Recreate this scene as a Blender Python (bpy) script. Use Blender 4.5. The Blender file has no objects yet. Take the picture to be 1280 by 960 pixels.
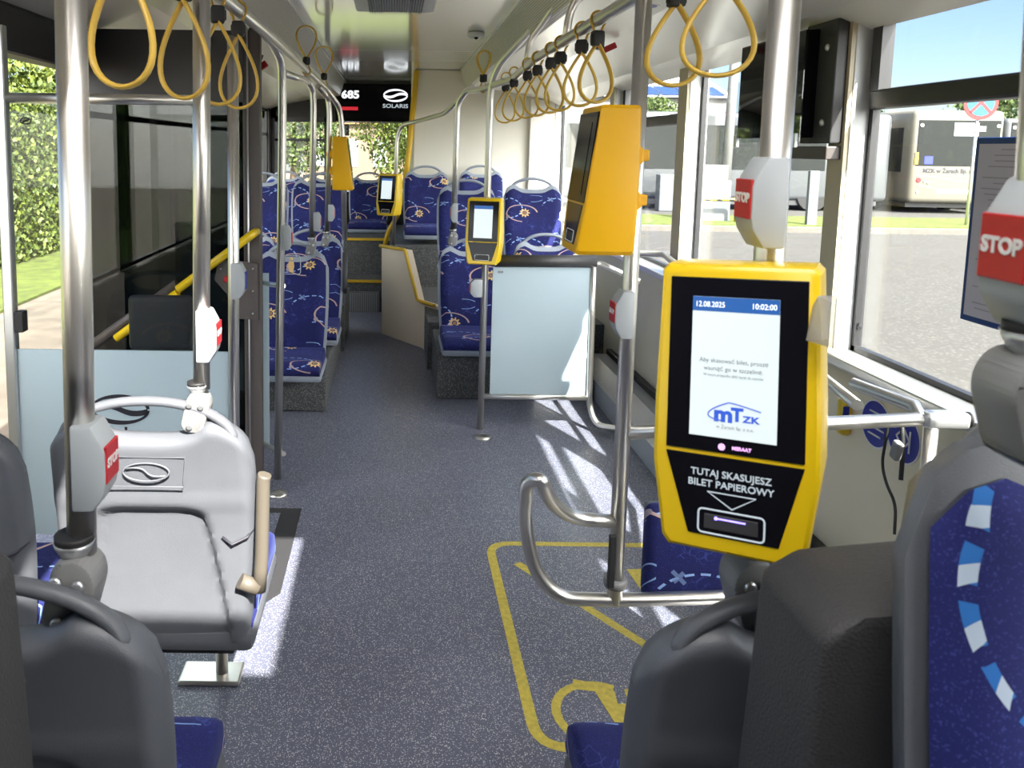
import bpy, bmesh, math, random
from mathutils import Vector, Matrix, Euler
PI = math.pi
R = math.radians
random.seed(7)
S = bpy.context.scene
COL = S.collection

# ------------------------------------------------------------------ camera
F, CX, CY = 1000.0, 490.0, 300.0
CAM = Vector((0.0, 0.0, 1.555))
ROT = (Matrix.Rotation(R(90 - 6.56), 3, 'X') @ Matrix.Rotation(R(0.75), 3, 'Z'))
cd = bpy.data.cameras.new('camera')
cam = bpy.data.objects.new('camera', cd); COL.objects.link(cam)
cam.matrix_world = Matrix.Translation(CAM) @ ROT.to_4x4()
cd.sensor_fit = 'HORIZONTAL'; cd.sensor_width = 36; cd.lens = F / 1280 * 36
cd.shift_x = (640 - CX) / 1280; cd.shift_y = (CY - 480) / 1280
cd.clip_start = 0.02; cd.clip_end = 400
cd.dof.use_dof = True; cd.dof.focus_distance = 3.2; cd.dof.aperture_fstop = 11
S.camera = cam
FILL_GLOW = (31.0, 29.5, 27.5)

# ------------------------------------------------------------------ light
w = bpy.data.worlds.new('sky'); S.world = w; w.use_nodes = True
wn = w.node_tree.nodes; wl = w.node_tree.links
bg = wn['Background']
sky = wn.new('ShaderNodeTexSky'); sky.sky_type = 'NISHITA'; sky.sun_disc = False
sky.sun_elevation = R(44); sky.air_density = 1.0; sky.dust_density = 0.6; sky.ozone_density = 1.0
SUN_DIR = Vector((-0.40, 0.95, -1.0)).normalized()
sky.sun_rotation = math.atan2(-SUN_DIR.x, -SUN_DIR.y)
tnt = wn.new('ShaderNodeMix'); tnt.data_type = 'RGBA'; tnt.blend_type = 'MULTIPLY'; tnt.inputs[0].default_value = 1.0
tnt.inputs[7].default_value = (0.33, 0.355, 0.42, 1)
wl.new(sky.outputs[0], tnt.inputs[6])
# extra glow added to the sky around the sun, to fill the interior
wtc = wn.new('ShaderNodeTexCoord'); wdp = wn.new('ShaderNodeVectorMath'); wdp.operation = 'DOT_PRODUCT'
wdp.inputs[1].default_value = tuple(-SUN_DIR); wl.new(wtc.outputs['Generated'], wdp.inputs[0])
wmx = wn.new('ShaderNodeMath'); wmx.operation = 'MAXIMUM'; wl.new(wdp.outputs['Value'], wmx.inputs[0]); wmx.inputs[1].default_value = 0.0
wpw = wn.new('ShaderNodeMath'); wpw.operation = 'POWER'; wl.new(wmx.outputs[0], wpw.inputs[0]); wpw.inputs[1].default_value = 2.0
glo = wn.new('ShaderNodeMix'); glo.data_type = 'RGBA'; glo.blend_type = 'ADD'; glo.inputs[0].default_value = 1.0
wcl = wn.new('ShaderNodeVectorMath'); wcl.operation = 'SCALE'; wcl.inputs[0].default_value = FILL_GLOW; wl.new(wpw.outputs[0], wcl.inputs['Scale'])
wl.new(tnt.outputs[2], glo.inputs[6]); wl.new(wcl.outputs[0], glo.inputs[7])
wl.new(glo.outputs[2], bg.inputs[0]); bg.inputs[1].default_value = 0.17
sl = bpy.data.lights.new('sun', 'SUN'); sl.energy = 8.6; sl.angle = R(0.6); sl.color = (1, 0.95, 0.86)
so = bpy.data.objects.new('sun', sl); COL.objects.link(so)
so.rotation_euler = (-SUN_DIR).to_track_quat('Z', 'Y').to_euler()
S.view_settings.view_transform = 'Standard'; S.view_settings.look = 'None'
S.view_settings.gamma = 1; S.view_settings.use_curve_mapping = False
S.view_settings.exposure = 1.66
S.cycles.use_denoising = True
S.cycles.max_bounces = 10; S.cycles.diffuse_bounces = 5; S.cycles.glossy_bounces = 4
S.cycles.transparent_max_bounces = 16; S.cycles.caustics_reflective = False; S.cycles.caustics_refractive = False
S.cycles.sample_clamp_indirect = 8

# ------------------------------------------------------------------ reading measurements off the survey picture
def ray(px, py):
    return ROT @ Vector(((px - CX) / F, -(py - CY) / F, -1.0))
def atY(px, py, Y):
    d = ray(px, py); return CAM + d * ((Y - CAM.y) / d.y)
def atX(px, py, X):
    d = ray(px, py); return CAM + d * ((X - CAM.x) / d.x)
def atZ(px, py, Z=0.0):
    d = ray(px, py); return CAM + d * ((Z - CAM.z) / d.z)

# ------------------------------------------------------------------ node helper
class E:
    def __init__(s, nt, v): s.nt = nt; s.v = v
    def _m(s, op, *a):
        n = s.nt.nodes.new('ShaderNodeMath'); n.operation = op
        for i, x in enumerate((s,) + a):
            x = x.v if isinstance(x, E) else x
            if isinstance(x, (int, float)): n.inputs[i].default_value = x
            else: s.nt.links.new(x, n.inputs[i])
        return E(s.nt, n.outputs[0])
    def __add__(s, o): return s._m('ADD', o)
    def __sub__(s, o): return s._m('SUBTRACT', o)
    def __mul__(s, o): return s._m('MULTIPLY', o)
    def __truediv__(s, o): return s._m('DIVIDE', o)
    def lt(s, o): return s._m('LESS_THAN', o)
    def gt(s, o): return s._m('GREATER_THAN', o)
    def mx(s, o): return s._m('MAXIMUM', o)
    def mn(s, o): return s._m('MINIMUM', o)
    def abs(s): return s._m('ABSOLUTE')
    def sin(s): return s._m('SINE')
    def sqrt(s): return s._m('SQRT')
    def mod(s, o): return s._m('FLOORED_MODULO', o)
    def atan2(s, o): return s._m('ARCTAN2', o)

def newmat(name):
    m = bpy.data.materials.new(name); m.use_nodes = True
    return m, m.node_tree, m.node_tree.nodes['Principled BSDF']
def mat(name, c, rough=0.5, metal=0.0, var=0.0, vscale=8, bump=0.0, bscale=60, coat=0.0, spec=None):
    m, nt, p = newmat(name)
    p.inputs['Base Color'].default_value = (*c, 1); p.inputs['Roughness'].default_value = rough
    p.inputs['Metallic'].default_value = metal
    if coat: p.inputs['Coat Weight'].default_value = coat; p.inputs['Coat Roughness'].default_value = 0.08
    if spec is not None: p.inputs['Specular IOR Level'].default_value = spec
    tc = nt.nodes.new('ShaderNodeTexCoord')
    if var:
        n = nt.nodes.new('ShaderNodeTexNoise'); n.inputs['Scale'].default_value = vscale; n.inputs['Detail'].default_value = 6
        nt.links.new(tc.outputs['Object'], n.inputs['Vector'])
        r = nt.nodes.new('ShaderNodeValToRGB'); r.color_ramp.elements[0].position = 0.3; r.color_ramp.elements[1].position = 0.7
        r.color_ramp.elements[0].color = (*[x * (1 - var) for x in c], 1); r.color_ramp.elements[1].color = (*[min(1, x * (1 + var)) for x in c], 1)
        nt.links.new(n.outputs['Fac'], r.inputs[0]); nt.links.new(r.outputs[0], p.inputs['Base Color'])
    if bump:
        n = nt.nodes.new('ShaderNodeTexNoise'); n.inputs['Scale'].default_value = bscale; n.inputs['Detail'].default_value = 3
        nt.links.new(tc.outputs['Object'], n.inputs['Vector'])
        b = nt.nodes.new('ShaderNodeBump'); b.inputs['Strength'].default_value = bump; b.inputs['Distance'].default_value = 0.01
        nt.links.new(n.outputs['Fac'], b.inputs['Height']); nt.links.new(b.outputs[0], p.inputs['Normal'])
    return m
def emit(name, c, s=1.0):
    m, nt, p = newmat(name)
    p.inputs['Base Color'].default_value = (*[x * .3 for x in c], 1); p.inputs['Emission Color'].default_value = (*c, 1)
    p.inputs['Emission Strength'].default_value = s; p.inputs['Roughness'].default_value = 0.3
    return m
def glass(name, tint=(1, 1, 1), refl=0.06, rough=0.0, frost=None, ffac=0.0):
    m = bpy.data.materials.new(name); m.use_nodes = True; nt = m.node_tree; nt.nodes.clear()
    o = nt.nodes.new('ShaderNodeOutputMaterial'); t = nt.nodes.new('ShaderNodeBsdfTransparent'); t.inputs[0].default_value = (*tint, 1)
    g = nt.nodes.new('ShaderNodeBsdfGlossy'); g.inputs['Roughness'].default_value = rough
    mx = nt.nodes.new('ShaderNodeMixShader')
    ge = nt.nodes.new('ShaderNodeNewGeometry'); dp = nt.nodes.new('ShaderNodeVectorMath'); dp.operation = 'DOT_PRODUCT'
    nt.links.new(ge.outputs['Normal'], dp.inputs[0]); nt.links.new(ge.outputs['Incoming'], dp.inputs[1])
    c_ = E(nt, dp.outputs['Value']).abs(); k_ = (c_ * -1.0 + 1.0)._m('POWER', 5.0)
    f_ = k_ * 0.25 + refl * 0.45
    nt.links.new(f_.v, mx.inputs[0])
    base = t
    if frost:
        d = nt.nodes.new('ShaderNodeBsdfDiffuse'); d.inputs[0].default_value = (*frost, 1)
        tl = nt.nodes.new('ShaderNodeBsdfTranslucent'); tl.inputs[0].default_value = (*frost, 1)
        m1 = nt.nodes.new('ShaderNodeMixShader'); m1.inputs[0].default_value = 0.35
        nt.links.new(d.outputs[0], m1.inputs[1]); nt.links.new(tl.outputs[0], m1.inputs[2])
        m2 = nt.nodes.new('ShaderNodeMixShader'); m2.inputs[0].default_value = ffac
        nt.links.new(t.outputs[0], m2.inputs[1]); nt.links.new(m1.outputs[0], m2.inputs[2]); base = m2
    nt.links.new(base.outputs[0], mx.inputs[1]); nt.links.new(g.outputs[0], mx.inputs[2]); nt.links.new(mx.outputs[0], o.inputs[0])
    return m

def speckle(name, dark, light, scale=260, thr=0.72, rough=0.4, var=0.25, tone=None):
    m, nt, p = newmat(name)
    tc = nt.nodes.new('ShaderNodeTexCoord'); v = nt.nodes.new('ShaderNodeTexVoronoi'); v.inputs['Scale'].default_value = scale
    nt.links.new(tc.outputs['Object'], v.inputs['Vector'])
    sep = nt.nodes.new('ShaderNodeSeparateColor'); nt.links.new(v.outputs['Color'], sep.inputs[0])
    f = E(nt, sep.outputs[0]).gt(thr)
    d = E(nt, v.outputs['Distance']).lt(0.42)
    br = E(nt, sep.outputs[1]) * 0.8 + 0.2
    f = f * d * br
    n = nt.nodes.new('ShaderNodeTexNoise'); n.inputs['Scale'].default_value = 1.3; n.inputs['Detail'].default_value = 7; n.inputs['Roughness'].default_value = .7
    nt.links.new(tc.outputs['Object'], n.inputs['Vector'])
    rr = nt.nodes.new('ShaderNodeValToRGB'); rr.color_ramp.elements[0].position = .3; rr.color_ramp.elements[1].position = .75
    rr.color_ramp.elements[0].color = (*[x * (1 - var) for x in dark], 1); rr.color_ramp.elements[1].color = (*[x * (1 + var) for x in dark], 1)
    nt.links.new(n.outputs['Fac'], rr.inputs[0])
    mx = nt.nodes.new('ShaderNodeMix'); mx.data_type = 'RGBA'
    nt.links.new(f.v, mx.inputs[0]); nt.links.new(rr.outputs[0], mx.inputs[6]); mx.inputs[7].default_value = (*light, 1)
    nt.links.new(mx.outputs[2], p.inputs['Base Color'])
    r2 = E(nt, n.outputs['Fac']) * 0.25 + (rough - 0.1)
    nt.links.new(r2.v, p.inputs['Roughness'])
    return m

def fabric(name, base=(0.003, 0.005, 0.066), bigscale=1.0, offs=(0, 0)):
    m, nt, p = newmat(name)
    tc = nt.nodes.new('ShaderNodeTexCoord'); s = nt.nodes.new('ShaderNodeSeparateXYZ'); nt.links.new(tc.outputs['Object'], s.inputs[0])
    oi = nt.nodes.new('ShaderNodeObjectInfo'); rnd = E(nt, oi.outputs['Random'])
    TU, TV = 0.40, 0.34
    x = E(nt, s.outputs[0]); y = E(nt, s.outputs[1]); z = E(nt, s.outputs[2])
    u0 = x / bigscale + rnd * 1.7 + offs[0]; v0 = (z + y) / bigscale + rnd * 2.9 + offs[1]
    row = (v0 / TV)._m('FLOOR')
    u = (u0 + row * 0.17).mod(TU); v = v0.mod(TV)
    nz = nt.nodes.new('ShaderNodeTexNoise'); nz.inputs['Scale'].default_value = 9; nt.links.new(tc.outputs['Object'], nz.inputs['Vector'])
    def dist(cx, cy, ax=1.0, ay=1.0):
        a = (u - cx) / ax; b = (v - cy) / ay
        return (a * a + b * b).sqrt(), a, b
    # light curls in the cloth
    wv = nt.nodes.new('ShaderNodeTexVoronoi'); wv.feature = 'DISTANCE_TO_EDGE'; wv.inputs['Scale'].default_value = 11
    mp = nt.nodes.new('ShaderNodeVectorMath'); mp.operation = 'ADD'; nt.links.new(tc.outputs['Object'], mp.inputs[0])
    nc = nt.nodes.new('ShaderNodeTexNoise'); nc.inputs['Scale'].default_value = 6; nt.links.new(tc.outputs['Object'], nc.inputs['Vector'])
    nt.links.new(nc.outputs['Color'], mp.inputs[1]); nt.links.new(mp.outputs[0], wv.inputs['Vector'])
    curl = E(nt, wv.outputs['Distance']).lt(0.022) * E(nt, nz.outputs['Fac']).gt(0.52)
    # bright dots of the pile
    dots = nt.nodes.new('ShaderNodeTexNoise'); dots.inputs['Scale'].default_value = 420; nt.links.new(tc.outputs['Object'], dots.inputs['Vector'])
    # features
    r1, a1, b1 = dist(.12, .19, 1.25, .85)
    ang1 = a1.atan2(b1)
    dash = (ang1 * 19.0).sin().gt(-0.35)
    white = (r1 - .105).abs().lt(.0038) * dash * ang1.gt(-1.2)
    r2, a2, b2 = dist(.25, .15, 1.2, .75); ang2 = a2.atan2(b2)
    gold = (r2 - .095).abs().lt(.0045) * ang2.lt(1.4)
    r3, a3, b3 = dist(.27, .155); ang3 = a3.atan2(b3)
    sun = r3.lt((ang3 * 9.0).sin() * .008 + .031) * (r3 - .014).abs().gt(.003)
    sunm = r3.lt(.010)
    r4, a4, b4 = dist(.142, .12); moon = r4.lt(.013)
    r5, a5, b5 = dist(.06, .27); sat = ((a5 + b5).abs().lt(.008) * (a5 - b5).abs().lt(.036)).mx((a5 + b5).abs().lt(.026) * (a5 - b5).abs().lt(.009))
    r6, a6, b6 = dist(.33, .285, 1.5, .6); white2 = (r6 - .055).abs().lt(.003) * a6.gt(-0.01)
    col = None
    def mixc(prev, fac, c):
        mx = nt.nodes.new('ShaderNodeMix'); mx.data_type = 'RGBA'
        if isinstance(fac, E): nt.links.new(fac.v, mx.inputs[0])
        else: mx.inputs[0].default_value = fac
        if isinstance(prev, tuple): mx.inputs[6].default_value = (*prev, 1)
        else: nt.links.new(prev, mx.inputs[6])
        mx.inputs[7].default_value = (*c, 1)
        return mx.outputs[2]
    c = mixc(base, E(nt, nz.outputs['Fac']) * 0.7, tuple(min(1, q * 2.0) for q in base))
    c = mixc(c, E(nt, dots.outputs['Fac']).gt(.62) * 0.35, (0.04, 0.06, 0.36))
    c = mixc(c, curl * 0.22, (0.10, 0.16, 0.62))
    c = mixc(c, white, (0.30, 0.48, 0.85)); c = mixc(c, white2 * .8, (0.30, 0.48, 0.85))
    c = mixc(c, gold, (0.55, 0.38, 0.34)); c = mixc(c, moon, (0.36, 0.30, 0.34))
    c = mixc(c, sat * .7, (0.20, 0.30, 0.55))
    c = mixc(c, sun, (0.75, 0.52, 0.20)); c = mixc(c, sunm, (0.30, 0.16, 0.10))
    nt.links.new(c, p.inputs['Base Color']); p.inputs['Roughness'].default_value = .85
    p.inputs['Sheen Weight'].default_value = 0.12; p.inputs['Sheen Tint'].default_value = (0.3, 0.4, 1, 1)
    return m

def fabric_close(name):
    base = (0.003, 0.005, 0.075)
    m, nt, p = newmat(name)
    tc = nt.nodes.new('ShaderNodeTexCoord'); s = nt.nodes.new('ShaderNodeSeparateXYZ'); nt.links.new(tc.outputs['Object'], s.inputs[0])
    x = E(nt, s.outputs[0]); z = E(nt, s.outputs[2]) + E(nt, s.outputs[1]) * 0.0
    a = x + .083; b = z - .783
    r = (a * a + b * b).sqrt(); an = a.atan2(b)
    band = (r - .131).abs().lt(.0062)
    d1 = (an * 17.0).sin(); d2 = (an * 17.0 + 1.9 + r * 90.0).sin()
    n1 = nt.nodes.new('ShaderNodeTexNoise'); n1.inputs['Scale'].default_value = 5; n1.inputs['Detail'].default_value = 5; nt.links.new(tc.outputs['Object'], n1.inputs['Vector'])
    n2 = nt.nodes.new('ShaderNodeTexNoise'); n2.inputs['Scale'].default_value = 380; nt.links.new(tc.outputs['Object'], n2.inputs['Vector'])
    a3 = x + .03; b3 = z - .90; r3 = (a3 * a3 + b3 * b3).sqrt(); thin = (r3 - .11).abs().lt(.0016)
    def mixc(prev, fac, c):
        mx = nt.nodes.new('ShaderNodeMix'); mx.data_type = 'RGBA'; nt.links.new(fac.v, mx.inputs[0])
        if isinstance(prev, tuple): mx.inputs[6].default_value = (*prev, 1)
        else: nt.links.new(prev, mx.inputs[6])
        mx.inputs[7].default_value = (*c, 1); return mx.outputs[2]
    c = mixc(base, E(nt, n1.outputs['Fac']), (0.007, 0.012, 0.14))
    c = mixc(c, E(nt, n2.outputs['Fac']).gt(.62) * E(nt, n1.outputs['Fac']) * .6, (0.07, 0.10, 0.40))
    c = mixc(c, thin * .5, (.25, .28, .4))
    c = mixc(c, band * d1.gt(-.55), (0.02, 0.16, 0.50)); c = mixc(c, band * d2.gt(.45), (0.50, 0.60, 0.72))
    nt.links.new(c, p.inputs['Base Color']); p.inputs['Roughness'].default_value = .85
    p.inputs['Sheen Weight'].default_value = 0.12; p.inputs['Sheen Tint'].default_value = (0.3, 0.4, 1, 1)
    return m

def perforated(name, c, scale=140):
    m, nt, p = newmat(name)
    tc = nt.nodes.new('ShaderNodeTexCoord'); s = nt.nodes.new('ShaderNodeSeparateXYZ'); nt.links.new(tc.outputs['Object'], s.inputs[0])
    a = (E(nt, s.outputs[1]) * scale).mod(1.0) - 0.5; b = ((E(nt, s.outputs[0]) + E(nt, s.outputs[2])) * scale).mod(1.0) - 0.5
    f = (a * a + b * b).lt(0.08)
    mx = nt.nodes.new('ShaderNodeMix'); mx.data_type = 'RGBA'; nt.links.new(f.v, mx.inputs[0])
    mx.inputs[6].default_value = (*c, 1); mx.inputs[7].default_value = (*[q * .25 for q in c], 1)
    nt.links.new(mx.outputs[2], p.inputs['Base Color']); p.inputs['Roughness'].default_value = .3
    return m

M = {}
M['steel'] = mat('brushed_steel', (0.74, 0.72, 0.68), 0.33, 1.0)
M['alu'] = mat('anodised_aluminium', (0.66, 0.67, 0.68), 0.33, 0.85)
M['plastic'] = mat('grey_moulded_plastic', (0.105, 0.112, 0.128), 0.42, var=.04, vscale=14, bump=.12, bscale=500)
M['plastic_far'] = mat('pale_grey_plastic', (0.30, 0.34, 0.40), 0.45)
M['clamp'] = mat('clamp_grey_paint', (0.22, 0.22, 0.22), 0.4)
M['button_grey'] = mat('button_housing_grey', (0.38, 0.41, 0.43), 0.4)
M['dark'] = mat('dark_plastic', (0.035, 0.035, 0.038), 0.5)
M['dark_shell'] = mat('dark_grey_panel', (0.035, 0.034, 0.035), 0.6, bump=.25, bscale=300)
M['black'] = mat('black_gloss', (0.006, 0.006, 0.009), 0.10, spec=.18)
M['rubber'] = mat('black_rubber', (0.015, 0.015, 0.016), 0.6)
M['frame'] = mat('window_frame_black', (0.02, 0.02, 0.022), 0.35)
M['brown'] = mat('door_frame_brown_grey', (0.075, 0.062, 0.058), 0.45)
M['wall'] = mat('interior_panel_cream', (0.80, 0.73, 0.54), 0.42, var=.03, vscale=3)
M['pillar'] = mat('pillar_beige', (0.60, 0.53, 0.38), 0.5)
M['reveal'] = mat('pillar_white', (0.72, 0.74, 0.74), 0.5)
M['ceiling'] = mat('ceiling_gloss_white', (0.84, 0.84, 0.85), 0.12, coat=.7)
M['duct'] = perforated('duct_perforated', (0.80, 0.78, 0.73))
M['cove'] = mat('cove_panel', (0.85, 0.82, 0.76), 0.28)
M['rear_grey'] = mat('tower_panel_grey', (0.80, 0.77, 0.68), 0.6)
M['floor'] = speckle('speckled_vinyl_floor', (0.110, 0.119, 0.170), (0.80, 0.80, 0.80), 290, .62, .34)
M['carpet'] = speckle('speckled_dark_vinyl', (0.065, 0.070, 0.074), (0.62, 0.62, 0.58), 300, .68, .6)
M['cheek'] = speckle('speckled_cream_vinyl', (0.80, 0.68, 0.52), (0.9, 0.86, 0.80), 300, .6, .6, .05)
M['yellow'] = mat('validator_yellow', (0.74, 0.50, 0.003), 0.32, coat=.2)
M['yellow_back'] = mat('validator_amber', (0.86, 0.46, 0.003), 0.42)
M['yellow_line'] = mat('floor_marking_yellow', (0.52, 0.42, 0.07), 0.5, var=.2, vscale=60)
M['yellow_trim'] = mat('yellow_edge_trim', (0.80, 0.50, 0.03), 0.45)
M['strap'] = mat('strap_yellow', (0.80, 0.52, 0.08), 0.42, coat=.2)
M['red'] = mat('button_red', (0.48, 0.015, 0.02), 0.35)
M['white'] = mat('white_paint', (0.80, 0.80, 0.80), 0.4)
M['ink'] = mat('dark_ink', (0.02, 0.02, 0.03), 0.5)
M['greyink'] = mat('grey_ink', (0.22, 0.24, 0.26), 0.5)
M['blue'] = mat('sign_blue', (0.02, 0.03, 0.30), 0.4)
M['fabric'] = fabric('orbit_pattern_velour')
M['fabric_big'] = fabric_close('velour_with_dashed_arc')
M['gold'] = mat('gold_print', (.75, .5, .2), .6)
M['glass'] = glass('window_glass', (0.97, 0.985, 0.98), 0.04)
M['tint'] = glass('tinted_door_glass', (0.11, 0.13, 0.12), 0.06)
M['clear'] = glass('clear_screen_glass', (0.90, 0.92, 0.92), 0.05)
M['acryl'] = glass('clear_acrylic', (0.85, 0.88, 0.9), 0.12)
M['frost'] = glass('frosted_film_glass', (0.6, 0.75, 0.8), 0.07, .05, frost=(0.64, 0.76, 0.82), ffac=.94)
M['screen'] = emit('lit_screen_white', (0.80, 0.90, 0.92), 0.27)
M['screen_blue'] = emit('lit_screen_blue', (0.02, 0.09, 0.30), 0.42)
M['lit_white'] = emit('lit_white', (0.9, 0.95, 1.0), 0.5)
M['lit_grey'] = emit('lit_grey_text', (0.35, 0.40, 0.44), 0.45)
M['screen_text'] = emit('screen_text_grey', (0.16, 0.19, 0.21), 0.25)
M['lit_blue'] = emit('lit_logo_blue', (0.03, 0.09, 0.50), 0.4)
M['lit_red'] = emit('lit_red', (0.8, 0.03, 0.05), 0.22)
M['lit_strip'] = emit('lit_strip_white', (0.75, 0.76, 0.78), 0.7)
M['lit_violet'] = emit('lit_violet', (0.25, 0.2, 1.0), 1.2)
M['lit_pink'] = emit('lit_pink', (0.85, 0.45, 0.95), .45)

# ------------------------------------------------------------------ mesh builder
class MB:
    def __init__(s): s.bm = bmesh.new(); s.sm = []
    def box(s, c, size, rot=None, bev=0.0, seg=2):
        r = bmesh.ops.create_cube(s.bm, size=1.0)
        vs = r['verts']
        bmesh.ops.scale(s.bm, vec=Vector(size), verts=vs)
        if bev > 0:
            es = list({e for v in vs for e in v.link_edges})
            g = bmesh.ops.bevel(s.bm, geom=es, offset=min(bev, min(size) * .49), segments=seg, profile=.5, affect='EDGES')
            vs = list({v for f in g['faces'] for v in f.verts} | {v for v in vs if v.is_valid})
        mt = Matrix.Translation(Vector(c)) @ ((rot.to_4x4()) if rot is not None else Matrix.Identity(4))
        bmesh.ops.transform(s.bm, matrix=mt, verts=vs)
        return s
    def b(s, x0, x1, y0, y1, z0, z1, bev=0.0, seg=2):
        return s.box(((x0 + x1) / 2, (y0 + y1) / 2, (z0 + z1) / 2), (abs(x1 - x0), abs(y1 - y0), abs(z1 - z0)), None, bev, seg)
    def tube(s, pts, r, seg=16, closed=False, ry=None, up=None, caps=True):
        pts = [Vector(p) for p in pts]; n = len(pts)
        rr = r if isinstance(r, (list, tuple)) else [r] * n
        rings = []; prev = None
        for i, p in enumerate(pts):
            if closed: t = pts[(i + 1) % n] - pts[i - 1]
            else: t = pts[min(i + 1, n - 1)] - pts[max(i - 1, 0)]
            t.normalize()
            if up is not None: nrm = Vector(up) - t * t.dot(Vector(up))
            elif prev is None:
                a = Vector((0, 0, 1)) if abs(t.z) < .9 else Vector((1, 0, 0)); nrm = a - t * t.dot(a)
            else: nrm = prev - t * t.dot(prev)
            nrm.normalize(); prev = nrm; bn = t.cross(nrm)
            k = (ry / r) if ry else 1.0
            rings.append([s.bm.verts.new(p + nrm * (math.cos(2 * PI * j / seg) * rr[i]) + bn * (math.sin(2 * PI * j / seg) * rr[i] * k)) for j in range(seg)])
        for i in range(n if closed else n - 1):
            a, b = rings[i], rings[(i + 1) % n]
            for j in range(seg):
                f = s.bm.faces.new((a[j], a[(j + 1) % seg], b[(j + 1) % seg], b[j])); f.smooth = True
        if not closed and caps:
            s.bm.faces.new(list(reversed(rings[0]))); s.bm.faces.new(rings[-1])
        return s
    def prism(s, pts, vec, bev=0.0):
        a = [s.bm.verts.new(Vector(p)) for p in pts]; b = [s.bm.verts.new(Vector(p) + Vector(vec)) for p in pts]
        n = len(a); fs = [s.bm.faces.new(a), s.bm.faces.new(list(reversed(b)))]
        for i in range(n): fs.append(s.bm.faces.new((a[i], b[i], b[(i + 1) % n], a[(i + 1) % n])))
        bmesh.ops.recalc_face_normals(s.bm, faces=fs)
        if bev:
            es = list({e for f in fs for e in f.edges})
            bmesh.ops.bevel(s.bm, geom=es, offset=bev, segments=2, profile=.5, affect='EDGES')
        return s
    def lathe(s, prof, seg=20, c=(0, 0, 0), rot=None):
        mt = Matrix.Translation(Vector(c)) @ (rot.to_4x4() if rot is not None else Matrix.Identity(4))
        rings = [[s.bm.verts.new(mt @ Vector((r * math.cos(2 * PI * j / seg), r * math.sin(2 * PI * j / seg), z))) for j in range(seg)] for r, z in prof]
        for a, b in zip(rings, rings[1:]):
            for j in range(seg):
                f = s.bm.faces.new((a[j], a[(j + 1) % seg], b[(j + 1) % seg], b[j])); f.smooth = True
        s.bm.faces.new(list(reversed(rings[0]))); s.bm.faces.new(rings[-1])
        return s
    def ball(s, c, r, sc=(1, 1, 1), seg=14):
        g = bmesh.ops.create_uvsphere(s.bm, u_segments=seg, v_segments=seg // 2 + 2, radius=r)
        bmesh.ops.scale(s.bm, vec=Vector(sc), verts=g['verts']); bmesh.ops.translate(s.bm, vec=Vector(c), verts=g['verts'])
        for v in g['verts']:
            for f in v.link_faces: f.smooth = True
        return s
    def flatpoly(s, pts, th=.001):
        return s.prism(pts, (0, 0, th))
    def build(s, name, m, parent=None, smooth=None, loc=None, recalc=False):
        if recalc: bmesh.ops.recalc_face_normals(s.bm, faces=s.bm.faces)
        me = bpy.data.meshes.new(name); s.bm.to_mesh(me); s.bm.free()
        if smooth is not None:
            for p in me.polygons: p.use_smooth = True
            try: me.set_sharp_from_angle(angle=R(smooth))
            except Exception: pass
        me.materials.append(m if not isinstance(m, str) else M[m])
        o = bpy.data.objects.new(name, me); COL.objects.link(o)
        if parent is not None: o.parent = parent
        if loc is not None: o.location = loc
        return o

def tag(o, label=None, cat=None, group=None, kind=None):
    if label: o['label'] = label
    if cat: o['category'] = cat
    if group: o['group'] = group
    if kind: o['kind'] = kind
    return o
def thing(name, label, cat, loc=(0, 0, 0), rz=0.0, group=None):
    o = bpy.data.objects.new(name, None); COL.objects.link(o); o.empty_display_size = .05
    o.location = loc; o.rotation_euler = (0, 0, rz)
    return tag(o, label, cat, group)
def struct(o): o['kind'] = 'structure'; return o
def dup(o, parent=None):
    c = o.copy(); COL.objects.link(c)
    if parent is not None: c.parent = parent
    for ch in [q for q in bpy.data.objects if q.parent == o]: dup(ch, c)
    return c
def text(s, size, m, parent, name='lettering', mtx=None, bold=0.0, depth=0.0004, align='CENTER', sx=1.0, shear=0.0):
    cu = bpy.data.curves.new(name, 'FONT'); cu.body = s; cu.size = size; cu.align_x = align; cu.align_y = 'CENTER'
    cu.extrude = depth; cu.offset = bold; cu.resolution_u = 3; cu.shear = shear
    t = bpy.data.objects.new('tmp', cu); COL.objects.link(t)
    dg = bpy.context.evaluated_depsgraph_get(); dg.update()
    me = bpy.data.meshes.new_from_object(t.evaluated_get(dg)); bpy.data.objects.remove(t); bpy.data.curves.remove(cu)
    if sx != 1: me.transform(Matrix.Diagonal((sx, 1, 1, 1)))
    if mtx is not None: me.transform(mtx)
    me.materials.clear(); me.materials.append(M[m] if isinstance(m, str) else m)
    o = bpy.data.objects.new(name, me); COL.objects.link(o)
    if parent is not None: o.parent = parent
    return o
def face_mtx(loc, nrm='-Y', scale=1):
    # lettering reads upright on a vertical face whose outward normal is nrm
    base = Matrix.Rotation(R(90), 4, 'X')
    rz = {'-Y': 0, '+X': 90, '-X': -90, '+Y': 180}[nrm]
    return Matrix.Translation(Vector(loc)) @ Matrix.Rotation(R(rz), 4, 'Z') @ base
def bez(p0, p1, p2, p3, n=10):
    out = []
    for i in range(n + 1):
        t = i / n; a = (1 - t)
        out.append(Vector(p0) * a**3 + Vector(p1) * 3 * a * a * t + Vector(p2) * 3 * a * t * t + Vector(p3) * t**3)
    return out
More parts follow.
